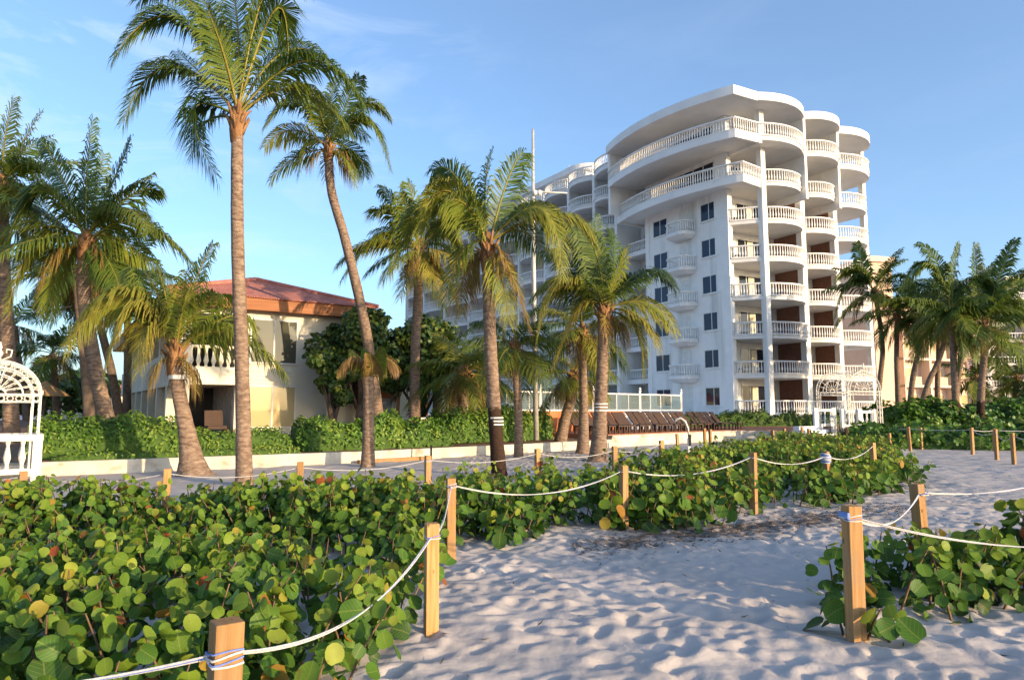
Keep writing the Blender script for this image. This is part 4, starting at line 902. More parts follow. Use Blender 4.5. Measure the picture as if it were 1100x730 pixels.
# ================================================================== rounded hotel
H = 2.85; TH = R(28.8); HA = Vector((16.143, 49.85)); HZ = 1.28
E1 = Vector((math.cos(TH), math.sin(TH))); E2 = Vector((-math.sin(TH), math.cos(TH)))
hotel = thing('hotel_building', 'white nine-storey hotel with rounded balconies and balustrades', 'building', (HA.x, HA.y, HZ), TH)
def st_at(u, v, s=None, t=None):         # local (s, t, z) of the hotel seen at (u, v) on the plane s=const or t=const
    a, b, c = ray(u, v); n = E1 if s is not None else E2; val = s if s is not None else t
    k = (HA.dot(n) + val) / (a * n.x + b * n.y); q = Vector((a * k, b * k)) - HA
    return q.dot(E1), q.dot(E2), CAMH + c * k - HZ
def arc(p, q, sagv, n=14):                # bulging to the right hand side of p->q
    p = Vector(p); q = Vector(q); d = q - p; nn = Vector((d.y, -d.x)).normalized(); L = d.length
    Rr = (L * L / 4 + sagv * sagv) / (2 * sagv); cen = (p + q) / 2 - nn * (Rr - sagv)
    a0 = math.atan2(p.y - cen.y, p.x - cen.x); a1 = math.atan2(q.y - cen.y, q.x - cen.x)
    while a1 < a0: a1 += 2 * math.pi
    if a1 - a0 > math.pi: a1 -= 2 * math.pi
    return [(cen.x + Rr * math.cos(a0 + (a1 - a0) * i / n), cen.y + Rr * math.sin(a0 + (a1 - a0) * i / n)) for i in range(n + 1)]
def resample(path, step):
    P = [Vector(p) for p in path]; out = []; L = sum((b - a).length for a, b in zip(P, P[1:])); n = max(1, round(L / step)); seg = 0; acc = 0
    for i in range(n + 1):
        s = L * i / n
        while seg < len(P) - 2 and s > acc + (P[seg + 1] - P[seg]).length: acc += (P[seg + 1] - P[seg]).length; seg += 1
        l = (P[seg + 1] - P[seg]).length; out.append(P[seg].lerp(P[seg + 1], (s - acc) / l))
    return out
def balusters(mb, path, z, h=.98, step=.21, big=1.0):
    mb.band(path, z + .0, z + .10, .17); mb.band(path, z + h - .10, z + h, .19)
    for p in resample(path, step)[0:]:
        r = .052 * big
        prof = [(r * .9, .10), (r * .55, .18), (r * 1.25, .34), (r * .7, .58), (r * .6, .74), (r * .9, h - .10)]
        n = 5; b = len(mb.v)
        for rr, zz in prof:
            for k in range(n): a = 2 * math.pi * k / n; mb.v.append((p.x + rr * math.cos(a), p.y + rr * math.sin(a), z + zz))
        for i in range(len(prof) - 1):
            for k in range(n): k2 = (k + 1) % n; mb.face((b + i * n + k, b + i * n + k2, b + (i + 1) * n + k2, b + (i + 1) * n + k))
def balcony(poly, front, z, th=.26, lip=.0, label=None, step=.21):
    mb = MB(); mb.prism(poly, z - th, z); o = mb.build('balcony', M['slabw'], hotel)
    rb = MB(); balusters(rb, front, z + .005, step=step); rb.build('balustrade', M['rail'], o, smooth=False)
    if label: o['label'] = label
    return o
def soffit_lights(parent, pts, z):
    mb = MB()
    for p in pts: mb.lathe((p[0], p[1], z - .07), [(.05, 0), (.09, .03), (.09, .068)], 8)
    mb.build('soffit_lamp', M['rail'], parent)
Fl = lambda k: H * k
# main mass
mb = MB(); mb.prism([(0, 0), (.45, 0), (.45, 1.35), (12.2, 1.35), (12.2, 14), (2.25, 14), (2.25, 9.35), (0, 9.35)][::1], 0, Fl(8) - .25)
mb.box(.0, .6, 8.95, 9.35, 0, Fl(8) - .26) if False else None
mb.build('wall', M['white'], hotel)
mb = MB(); mb.prism([(2.3, 13.9), (6, 13.9), (9, 14.1), (9, 40), (-1.5 + 7, 62), (1.6, 62), (1.6, 30), (2.3, 16)], 0, Fl(8) - .02)
mb.build('wall', M['white'], hotel)
# front corner pilaster
mb = MB(); mb.box(-.07, .35, -.07, 1.3, .01, Fl(6) - .27); mb.box(-.05, .3, 8.9, 9.4, .01, Fl(6) - .27); mb.build('pilaster', M['white'], hotel)
# windows on the flat face
def window(s, t0, t1, z0, z1, pane='paneb', face='s', parent=None, split=2, label=None, d=.03):
    parent = parent or hotel
    fr = MB(); g = MB(); w = .06
    if face == 's':
        bx = lambda m, a, b, c, e, p0, p1: m.box(s + p0, s + p1, a, b, c, e)
    else:
        bx = lambda m, a, b, c, e, p0, p1: m.box(a, b, s + p0, s + p1, c, e)
    bx(g, t0 + w, t1 - w, z0 + w, z1 - w, -.012 - d, .006)
    bx(fr, t0, t1, z0, z0 + w, -.03 - d, .01); bx(fr, t0, t1, z1 - w, z1, -.03 - d, .01)
    ed = [t0 + (t1 - t0 - w) * i / split for i in range(split + 1)]
    for e in ed: bx(fr, e, e + w, z0 + w, z1 - w, -.03 - d, .01)
    f = fr.build('window', M['frame'], parent); g.build('pane', M[pane], f)
    if label: f['label'] = label
    return f
for k in range(6):
    window(0, 1.0, 2.75, Fl(k) + .62, Fl(k) + 2.02, 'paneb' if k > 0 else 'pane')
    window(0, 6.6, 8.35, Fl(k) + .62, Fl(k) + 2.02, 'paneb')
    for t0, t1 in ((.94, 2.81), (6.54, 8.41)): mb = MB(); mb.box(-.12, .01, t0, t1, Fl(k) + .54, Fl(k) + .612); mb.build('window_sill', M['slabw'], hotel)
    if k > 0:
        z = Fl(k) + .02
        poly = [(-.02, 3.35), (-1.0, 3.6), (-1.25, 4.0), (-1.25, 5.3), (-1.0, 5.75), (-.02, 6.0)]
        mb = MB(); n = len(poly); mb.prism(poly, z - .16, z)
        inner = [(max(-.05 if i in (0, n - 1) else -.7, p[0] * .62), 4.67 + (p[1] - 4.67) * .72) for i, p in enumerate(poly)]
        b = len(mb.v)
        for p in poly: mb.v.append((p[0], p[1], z - .165))
        for p in inner: mb.v.append((p[0] if p[0] < -.1 else -.02, p[1], z - .42))
        for i in range(n): j = (i + 1) % n; mb.face((b + i, b + j, b + n + j, b + n + i))
        mb.face([b + n + i for i in range(n)])
        o = mb.build('balcony', M['slabw'], hotel); rb = MB(); balusters(rb, [(-.06, 3.42), (-.95, 3.66), (-1.17, 4.03), (-1.17, 5.27), (-.95, 5.68), (-.06, 5.93)], z + .004, step=.2); rb.build('balustrade', M['rail'], o)
    # door behind the small balcony
    mb = MB(); mb.box(-.03, .01, 4.2, 5.2, Fl(k) + .04, Fl(k) + 2.1); mb.build('door', M['frame'], hotel)
# end bays
B1 = arc((1.9, -1.75), (6.3, -1.55), .85); B2 = arc((6.85, -1.25), (10.75, -1.15), .85); B3 = arc((11.35, -.75), (15.85, -.45), .9)
def bays(z, k):
    o = balcony([(.3, 1.34), (.1, .02), (.02, -.05), (1.6, -1.78), (1.9, -1.75)] + B1[1:] + [(6.6, -1.3), (6.6, 1.34)], B1, z)
    rb = MB(); balusters(rb, [(.08, -.12), (1.5, -1.6)], z + .005); rb.build('balustrade', M['rail'], o); soffit_lights(o, [(3.6, -.6)], z - .26)
    o = balcony([(6.62, 1.34), (6.62, -1.3)] + B2 + [(11.08, -.9), (11.08, 1.34)], B2, z); soffit_lights(o, [(8.6, -.4)], z - .26)
    o = balcony([(11.1, 1.34), (11.1, -.8)] + B3 + [(16.1, -.1), (16.1, 3.2), (14.5, 4.0), (12.21, 4.0), (12.21, 1.34)], B3 + [(16.02, 0), (16.02, 3.1), (14.5, 3.9), (12.3, 3.9)], z); soffit_lights(o, [(13.4, 0)], z - .26)
for k in range(0, 6): bays(Fl(k) + .03, k)
for k in range(6):
    z = Fl(k) + .04
    window(1.35, 2.3, 5.7, z, z + 2.15, 'pane', 't', split=4); window(1.35, .75, 1.6, z, z + 2.15, 'pane', 't', split=1)
    window(1.35, 7.4, 10.2, z, z + 2.15, 'pane', 't', split=3)
    for s0 in (3.4, 5.4, 8.2):       # drawn curtains in the doorway
        mb = MB(); mb.box(s0, s0 + .55, 1.296, 1.312, z + .08, z + 2.05); mb.build('curtain', M['curtain'], hotel)
mb = MB(); mb.box(6.5, 6.72, -.82, 1.34, 0, Fl(6) - .3); mb.build('brick_partition', M['brick'], hotel)
mb = MB(); mb.box(11.0, 11.2, -.4, 1.34, 0, Fl(6) - .3); mb.build('brick_partition', M['brick'], hotel)
for s, t, w, zt in ((1.75, -1.72, .46, Fl(8) - .2), (6.62, -1.15, .5, Fl(6) - .5), (11.12, -.75, .46, Fl(6) - .5), (16.0, -.2, .42, Fl(8) - .2), (16.0, 3.0, .36, Fl(8) - .2)):
    mb = MB(); mb.box(s - w / 2, s + w / 2, t - w / 2, t + w / 2, 0, zt); mb.build('column', M['white'], hotel)
# upper two floors of the end
z6, z7, z8 = Fl(6) + .03, Fl(7) + .03, Fl(8)
bays(z6, 6)
T1 = arc((.35, -2.9), (5.75, -2.35), .85); T2 = arc((6.0, -2.3), (10.25, -2.0), .9); T3 = arc((10.5, -1.7), (15.7, -.9), .95)
o = balcony([(.3, 1.34), (.35, -2.9)] + T1[1:] + [(5.85, 1.34)], T1, z7, .3); soffit_lights(o, [(3, -1.2)], z7 - .3)
mb = MB(); mb.box(.25, .55, -2.95, 1.3, z7 - .55, z7 + .02); mb.build('beam', M['slabw'], hotel)
o = balcony([(5.98, 1.34)] + T2 + [(10.3, 1.34)], T2, z7, .3); soffit_lights(o, [(8, -.8)], z7 - .3)
o = balcony([(10.45, 1.34)] + T3 + [(16.2, -.1), (16.2, 3.2), (12.21, 4.0), (12.21, 1.34)], T3 + [(16.1, 0), (16.1, 3.1), (14.5, 3.9)], z7, .3); soffit_lights(o, [(13, -.3)], z7 - .3)
for s, t0 in ((5.87, -2.45), (10.38, -2.05)):
    mb = MB(); mb.box(s - .13, s + .13, t0, 1.34, z6 - .85, z8 + .2); mb.build('fin_wall', M['white'], hotel)
for k in (6, 7):
    z = Fl(k) + .04
    window(1.35, 1.2, 5.2, z, z + 2.2, 'pane', 't', split=4); window(1.35, 6.6, 9.8, z, z + 2.2, 'pane', 't', split=3)
# big sweeping balconies
U7 = arc((-3.0, 10.6), (-2.0, -2.75), 1.30, 34); U6 = arc((-1.6, 11.2), (-.75, -2.2), 1.25, 34)
for (U, z, k) in ((U6, z6, 6), (U7, z7, 7)):
    e = (-.75, -2.2) if k == 6 else (-2.0, -2.75)
    tail = [(1.45, -1.85)] if k == 6 else [(.3, -2.85)]
    poly = U + tail + [(.31 if k == 7 else 1.5, .5), (.02, .5), (.02, 9.3), (1.2, 9.4), (1.2, 10.9)]
    mb = MB(); mb.prism(poly, z - .30, z - .004); o = mb.build('curved_balcony', M['slabw'], hotel)
    rb = MB(); balusters(rb, U + tail, z + .003, 1.0, .21); rb.build('balustrade', M['rail'], o)
    fb = MB(); fb.band(U + tail, z - .52, z + .0, .14); fb.build('fascia', M['slabw'], o)
    soffit_lights(o, [(-1.2, .0), (-2.0, 3.2), (-2.0, 6.4), (-.9, 8.6)], z - .30)
    window(0, 1.2, 7.8, z + .03, z + 2.25, 'pane', 's', split=6)
# left fin closing the sweep
mb = MB(); mb.box(-2.9, 1.2, 10.55, 10.8, z6 + .05, z8 + .1); mb.build('fin_wall', M['white'], hotel)
mb = MB(); mb.box(-1.6, 1.2, 11.0, 11.25, z6 - .5, z6 + .03); mb.build('fin_wall', M['white'], hotel)
# roof
zr = z8 - .22
mb = MB(); U8 = arc((-3.1, 10.8), (-2.1, -2.9), 1.35, 34)
mb.prism(U8 + [(.30, -2.95), (.30, 1.4), (6, 1.4), (6, 14.2), (.0, 14.2), (0, 10.9)], zr, zr + .68); mb.build('roof', M['slabw'], hotel)
for A_, z_ in ((arc((.31, -3.0), (5.9, -2.45), .85), .03), (arc((5.92, -2.45), (10.4, -2.15), .95), -.01), (arc((10.42, -1.95), (15.9, -1.0), 1.0), -.05)):
    mb = MB(); q = A_; mb.prism(q + [(q[-1][0] + .05, 4.2), (q[0][0] + .01, 4.2)], zr + z_, zr + .62 + z_); mb.build('roof', M['slabw'], hotel)
mb = MB(); mb.box(16.0, 16.5, .2, 1.4, zr - .3, zr + .25); mb.build('roof_bracket', M['slabw'], hotel)
mb = MB(); mb.box(12.0, 12.21, 4.0, 14, 0.02, Fl(8) - .3) if False else None
# a few dark chairs behind the rails of the corner balconies
for n_, (k, s_, t_, w_) in enumerate([(5, .9, .2, 'sixth'), (4, .95, .15, 'fifth'), (1, 1.0, .2, 'second')]):
    q = HA + E1 * s_ + E2 * t_
    c_ = thing('balcony_chair', 'dark chair behind the corner rail on the %s storey of the rounded hotel' % w_, 'chair', (q.x, q.y, HZ + Fl(k) + .035), TH + .4)
    mb = MB(); mb.box(-.25, .25, -.25, .25, .40, .46); mb.build('seat', M['black'], c_)
    mb = MB(); mb.beam((0, .24, .46), (0, .34, 1.0), .5, .04, (0, 1, 0)); mb.build('backrest', M['black'], c_)
    for sx in (-.22, .22):
        for sy in (-.22, .22): mb = MB(); mb.box(sx - .02, sx + .02, sy - .02, sy + .02, 0, .4); mb.build('leg', M['black'], c_)
# ------------- the long wing
def drift(t): return -.55 - .06 * max(0, t - 30)
TB = [9.4, 12.8, 16.2, 20.6, 25.2, 30.8, 36.4, 42.7, 49.6, 56.2, 62.0]
pw = MB()
for k in range(8):
    z = Fl(k) + .03
    for i in range(len(TB) - 1):
        t0, t1 = TB[i], TB[i + 1]; d0, d1 = drift(t0), drift(t1); back = 2.4 + (d0 + d1) / 2
        if i == 0:
            if k >= 6: continue
            fr = [(.45, t1 - .2), (.45, t0 + .1)]; poly = [(2.24, t0)] + [(2.24, t1), (.35, t1), (.35, t0)]
        else:
            fr = arc((d1, t1 - .22), (d0, t0 + .22), .62 + .03 * (t1 - t0), 10)
            poly = fr + [(d0 + .02, t0 + .01), (back, t0 + .01), (back, t1 - .01), (d1 + .02, t1 - .01)]
        balcony(poly, fr, z, .3, step=.23 if i < 4 else .30)
        if i == 0: window(2.24, 9.9, 12.2, z + .01, z + 2.1, 'pane', 's', split=2)
        if i:
            window(back - .02, t0 + .6, t0 + .6 + (t1 - t0) * .5, z + .01, z + 2.1, 'pane', 's', split=2)
for i in range(len(TB) - 1):          # back walls of the bays
    t0, t1 = TB[i], TB[i + 1]; back = 2.4 + (drift(t0) + drift(t1)) / 2
    if i: pw.box(back, back + 2.0, t0, t1, 0.01, Fl(8) - .03)
pw.build('wall', M['white'], hotel)
for i, t in enumerate(TB[1:]):
    d = drift(t); mb = MB(); mb.box(d - .05, d + .3, t - .19, t + .19, 0, Fl(8) - .01); mb.box(d + .3, d + 2.6, t - .08, t + .08, 0.01, Fl(8) - .02); mb.build('partition', M['white'], hotel)
mb = MB(); mb.box(drift(62) - .2, 8, 62.2, 62.5, 0, Fl(9) - .3); mb.build('end_wall', M['white'], hotel)
# roof terrace with its balustrade
for i in range(1, len(TB) - 1):
    t0, t1 = TB[i], TB[i + 1]; d0, d1 = drift(t0), drift(t1); fr = arc((d1, t1 - .15), (d0, t0 + .15), .62 + .03 * (t1 - t0), 10)
    if i == 1: fr = arc((d1, t1 - .15), (d0, t0 - 1.6), .75, 12)
    o = balcony(fr + [(8 if i < 5 else 5, fr[-1][1]), (8 if i < 5 else 5, fr[0][1])], fr, Fl(8) + .02, .45, step=.23 if i < 4 else .30)
# penthouse
pp = [(2.2, 21.5), (9, 21.5), (9, 40), (5.5, 62), (-.8, 62), (1.0, 40)]
mb = MB(); mb.prism(pp, Fl(8) + .03, Fl(9) - .2); pho = mb.build('penthouse_wall', M['white'], hotel)
cor = [(1.3 + 1.8 * (1 - math.cos(a)) , 20.6 + 1.8 * (1 - math.sin(a))) for a in [math.pi / 2 * i / 8 for i in range(9)]]
mb = MB(); mb.prism([(1.2, 24.2)] + [(1.2 + 2.4 - 2.4 * math.cos(a), 23.0 - 2.4 * math.sin(a)) for a in [math.pi / 2 * i / 8 for i in range(9)]] + [(10, 20.6), (10, 40), (6, 63), (-2.0, 63), (0, 40)], Fl(9) - .2, Fl(9) + .45); mb.build('roof', M['slabw'], hotel)
for t in (23, 27.5, 31.5): window(2.2 - (t - 21.5) * 1.2 / 18.5 - .03, t, t + 2.2, Fl(8) + .5, Fl(8) + 2.2, 'paneb', 's', split=2, d=.06)
window(21.46, 3, 6.5, Fl(8) + .5, Fl(8) + 2.2, 'pane', 't', split=2)
mb = MB(); mb.tube([(2.5, 25, Fl(9) + .4), (2.5, 25, Fl(9) + 1.5)], .06, 5); mb.build('vent_pipe', M['steel'], hotel)
mb = MB(); mb.box(-.8, .2, -.02, .12, 1, 1.2) if False else None

# ================================================================== house on the left
TH2 = R(34); LZ = .55
house = thing('beach_house', 'two-storey cream house with a red tiled hip roof and big windows', 'house', (-13.289, 27.2, LZ), TH2)
Wd, Dp = 7.5, 26.0
mb = MB(); mb.box(2.15, Wd, 0, Dp, 0, 5.3); mb.box(0, 2.16, 2.9, Dp, 2.75, 2.8) if False else None
mb.build('wall', M['hall'], house)
mb = MB(); mb.box(-.02, 2.16, -.06, Dp, 2.08, 2.70); mb.build('floor_band', M['hall'], house)
mb = MB(); mb.box(0, 2.16, 0, Dp, 4.98, 5.3); mb.build('ceiling', M['hall'], house)
mb = MB(); mb.box(-.03, .14, 2.6, Dp, 2.701, 3.55); mb.build('gallery_parapet', M['hall'], house)
for i in range(8):
    t = .2 + i * 3.2; mb = MB(); mb.box(.0, .42, t - .2, t + .22, 0, 2.08)
    mb.build('column', M['hall'], house)
    if i: mb = MB(); mb.box(.02, .36, t - .16, t + .18, 3.55, 4.98); mb.build('column', M['hall'], house)
mb = MB(); mb.box(0.0, .4, 0, .42, 2.7, 4.98); mb.build('column', M['hall'], house)
rb = MB(); balusters(rb, [(.42, .05), (2.14, .05)], 2.70, .98, .27, 1.7); rb.build('balustrade', M['hall'], house)
rb = MB(); balusters(rb, [(.08, .5), (.08, 2.5)], 2.70, .98, .27, 1.7); rb.build('balustrade', M['hall'], house)
# loggia back wall with dark shutters
for z0, z1 in ((.05, 2.05), (2.72, 4.95)):
    mb = MB()
    for j in range(7): mb.box(2.09, 2.15, .3 + j * .62, .86 + j * .62, z0, z1)
    mb.build('shutter_panel', pm('grey_shutter', (.20, .17, .14), (.30, .26, .22), 3, .7), house)
    mb = MB(); mb.box(0.5, 2.08, 4.2, 4.3, z0, z1); mb.build('dark_backing', M['dark'], house)  # near-black sheet across the loggia stands for its dark depth
window(0, 2.66, 4.66, 3.00, 4.92, 'mirror', 't', house, 2, d=.06)
window(0, 2.66, 4.66, .28, 2.08, 'mirrorw', 't', house, 2, 'curtained ground floor window', d=.06)
mb = MB()
for j in range(4): mb.box(2.62, 4.7, -.035, 0.0, 2.14 + j * .17, 2.24 + j * .17)
mb.build('louvre_band', M['hall'], house)
# roof
x0, x1, y0, y1, ze, zf = -.75, Wd + .6, -.75, Dp + .7, 5.74, 5.24
mb = MB()
fz = [(x0 + .12, y0 + .12), (x1 - .12, y0 + .12), (x1 - .12, y1 - .12), (x0 + .12, y1 - .12)]
for i in range(4):
    a, b = fz[i], fz[(i + 1) % 4]
mb.band(fz + [fz[0]], zf - .04, ze - .03, .06); mb.prism(fz, zf - .02, zf + .03)
mb.build('fascia', M['fascia'], house)
rx = (x0 + x1) / 2; hw = (x1 - x0) / 2; zr_ = ze + 1.5
me = bpy.data.meshes.new('roof'); bm = bmesh.new(); uvl = bm.loops.layers.uv.new('UVMap')
c4 = [Vector((x0, y0, ze)), Vector((x1, y0, ze)), Vector((x1, y1, ze)), Vector((x0, y1, ze))]; r1, r2 = Vector((rx, y0 + hw, zr_)), Vector((rx, y1 - hw, zr_))
def rf(pts, ax):
    f = bm.faces.new([bm.verts.new(p) for p in pts])
    for l in f.loops: co = l.vert.co; l[uvl].uv = (co[ax], co.z * 4)
rf([c4[0], c4[1], r1], 0); rf([c4[1], c4[2], r2, r1], 1); rf([c4[2], c4[3], r2], 0); rf([c4[3], c4[0], r1, r2], 1); rf([c - Vector((0, 0, .05)) for c in c4][::-1], 0)
for i in range(4): rf([c4[i] - Vector((0, 0, .05)), c4[(i + 1) % 4] - Vector((0, 0, .05)), c4[(i + 1) % 4], c4[i]], 0)
bm.to_mesh(me); bm.free(); me.materials.append(M['tiles']); ro = bpy.data.objects.new('roof', me); COL.objects.link(ro); ro.parent = house
mb = MB(); mb.tube([c4[0] + Vector((0, 0, .03)), r1 + Vector((0, 0, .05)), r2 + Vector((0, 0, .05))], .10, 6); mb.tube([c4[1] + Vector((0, 0, .03)), r1 + Vector((0, 0, .05))], .10, 6); mb.build('ridge_tiles', M['tiles'], ro)
mb = MB(); mb.box(7.6, 8.7, 9.5, 11.5, 5.0, 6.75); mb.box(7.5, 8.8, 9.4, 11.6, 6.75, 6.9); mb.build('chimney', M['cream'], ro)
# deck chair inside the lower loggia
f = thing('lounge_chair', 'dark wicker chair on the ground floor veranda of the house', 'chair', house.matrix_world @ Vector((0, 0, 0)))
f.location = (-13.289 + 1.3 * math.cos(TH2), 27.2 + 1.3 * math.sin(TH2) + .4, LZ + .02); f.rotation_euler.z = TH2
mb = MB(); mb.box(-.36, .36, -.4, .4, .25, .38); mb.build('seat', M['wicker'], f)
mb = MB(); mb.beam((0, .38, .36), (0, .56, 1.0), .72, .06, (0, 1, 0)); mb.build('backrest', M['wicker'], f)
for sx in (-.4, .4):
    mb = MB(); mb.box(sx - .04, sx + .04, -.36, .36, 0, .25); mb.build('leg', M['wicker'], f)

# garden wall, lattice and orange pavilion right of the house
def wpt(u, Y): a = (u - 550) / FPX; p = at_y(u, 440, Y); return Vector((p.x, Y))
g0, g1 = wpt(352, 29.6), wpt(424, 32.5)
mb = MB(); mb.band([tuple(g0), tuple(g1)], .4, 2.0, .2); tag(mb.build('garden_wall', M['cream']), 'cream garden wall with tree shadows to the right of the house', 'wall')
l0, l1 = wpt(400, 31.0), wpt(424, 32.0); dv = (l1 - l0); mb = MB()
for i in range(10):
    for sg in (1, -1):
        a = l0 + dv * (i / 10 if sg > 0 else (i + 1) / 10); b = l0 + dv * ((i + 1.0) / 10 if sg > 0 else i / 10)
        for j in range(6):
            z = 1.3 + j * .14
            mb.beam((a.x, a.y - .12 + sg * .008, z), (b.x, b.y - .12 + sg * .008, z + .14), .03, .012)
tag(mb.build('lattice_panel', M['rail']), 'small white diagonal lattice panel above the garden wall', 'lattice')
q0, q1 = wpt(423, 33.0), wpt(460, 35.0); pv = thing('garden_pavilion', 'terracotta coloured garden building with a pale framed window behind the bushes', 'building', (q0.x, q0.y, .5), math.atan2((q1 - q0).y, (q1 - q0).x)); Lp = (q1 - q0).length
mb = MB(); mb.box(0, Lp, 0, 3, 0, 2.6); mb.build('wall', M['orange'], pv); mb = MB(); mb.box(-.2, Lp + .2, -.3, 3.2, 2.6, 2.75); mb.build('roof', M['cream'], pv)
mb = MB(); mb.box(.35, Lp - .55, -.05, .0, .75, 2.3); mb.build('window_panel', M['curtain'], pv); mb = MB(); mb.box(Lp * .5, Lp * .5 + .12, -.09, -.05, .75, 2.3); mb.build('window_frame', M['frame'], pv)

# ================================================================== glass fence, loungers, mast, shower
fence = thing('glass_fence', 'framed glass windbreak with white capped posts above the loungers', 'fence', (0, 0, 1.52))
FPs = [482, 506, 532, 556, 580.5, 609, 637, 662, 687, 709, 731]
def fpt(u):
    p = deck(-20, 4.5); d = dd; a = (u - 550) / FPX; k = (a * p.y - p.x) / (d.x - a * d.y); return p + d * k
gp = [fpt(u) for u in FPs]
for i, p in enumerate(gp):
    main = FPs[i] in (482, 506, 580.5, 637, 687, 731); mb = MB(); w = .11 if main else .045; h = 1.12 if main else .98
    mb.box(p.x - w / 2, p.x + w / 2, p.y - w / 2, p.y + w / 2, -.3, h)
    if main: mb.lathe((p.x, p.y, h), [(.09, 0), (.09, .04), (.03, .06), (.075, .12), (.06, .18), (.01, .21)], 8)
    mb.build('post', M['rail'], fence)
for a, b in zip(gp, gp[1:]):
    d = (b - a).normalized(); a2 = a + d * .06; b2 = b - d * .06
    mb = MB(); mb.beam((a2.x, a2.y, .94), (b2.x, b2.y, .94), .06, .07); mb.beam((a2.x, a2.y, .06), (b2.x, b2.y, .06), .06, .07)
    c = (a + b) / 2; mb.beam((c.x, c.y, .09), (c.x, c.y, .91), .035, .035); mb.build('rail', M['rail'], fence)
    mb = MB(); mb.beam((a2.x, a2.y, .5), (b2.x, b2.y, .5), .012, .80); mb.build('glass_panel', M['clear'], fence)
lz = .53
lg = thing('sun_lounger', 'brown wicker sun lounger with its back raised, first of the row by the large palm', 'sun lounger', (0, 0, lz), 0, 'brown sun loungers in a row on the terrace')
mb = MB(); mb.box(-.23, .23, -1.15, .15, .30, .36); mb.build('seat', M['wicker'], lg)
mb = MB(); mb.beam((0, .15, .34), (0, .66, .95), .46, .05, (0, 1, 0)); mb.build('backrest', M['wicker'], lg)
for sx in (-.19, .19):
    for sy in (-1.1, .1): mb = MB(); mb.box(sx - .03, sx + .03, sy - .03, sy + .03, 0, .30); mb.build('leg', M['wicker'], lg)
ang = math.atan2(dd.y, dd.x)
NL = 23
ordw = ['second', 'third', 'fourth', 'fifth', 'sixth', 'seventh', 'eighth', 'ninth', 'tenth', 'eleventh', 'twelfth', 'thirteenth', 'fourteenth', 'fifteenth', 'sixteenth', 'seventeenth', 'eighteenth', 'nineteenth', 'twentieth', 'twenty-first', 'twenty-second', 'last']
for i in range(NL):
    p = deck(.35 + i * (DL + 1.1) / (NL - 1), 2.1 + random.uniform(-.12, .12)); rz = ang + random.gauss(0, .05)
    if i == 0: lg.location = (p.x, p.y, lz); lg.rotation_euler.z = rz
    else: dup(lg, (p.x, p.y, lz), rz, 'brown wicker sun lounger, %s of the row counted from the large palm' % ordw[i - 1])
# light mast
p = at_z(576, 472, .42); yM = p.y; tp = at_y(572.5, 139, yM); cr = at_y(574, 206, yM)
mast = thing('light_mast', 'tall grey pole with a thin crossbar and small lamps', 'mast', (p.x, p.y, .40))
mb = MB(); mb.tube([(0, 0, 0), (tp.x - p.x, 0, (tp.z - .4) * .6), (tp.x - p.x, 0, tp.z - .4)], [.11, .09, .05], 10); mb.build('pole', M['steel'], mast, smooth=True)
zc = cr.z - .4; hl = at_y(541, 203, yM).x - p.x; hr = at_y(609, 210, yM).x - p.x
mb = MB(); mb.tube([(hl, .2, zc + .12), (0, 0, zc), (hr, -.2, zc - .12)], .035, 6); mb.build('crossbar', M['steel'], mast, smooth=True)
for x in (-.02, .17):
    mb = MB(); mb.lathe((x, -.14, zc - .1), [(.02, -.1), (.10, -.06), (.12, .06), (.05, .12)], 8); mb.build('lamp', M['rail'], mast, smooth=True)
# beach shower
p = at_z(739, 490, 0); ps = 24.0; p = at_y(740, 470, ps)
sh = thing('beach_shower', 'curved grey shower pipe on a white stand behind the posts', 'shower', (p.x, p.y, 0))
mb = MB(); mb.box(-.05, .05, -.05, .05, -.1, .62); mb.build('stand', M['rail'], sh)
mb = MB(); mb.tube([(0, 0, .6), (-.02, 0, .95), (-.12, 0, 1.2), (-.27, 0, 1.31), (-.42, 0, 1.27), (-.5, 0, 1.17)], [.03, .035, .045, .05, .045, .03], 8); mb.build('pipe', M['steel'], sh, smooth=True)
mb = MB(); mb.box(-.02, .06, -.07, -.05, .35, .75); mb.build('valve_plate', M['black'], sh)

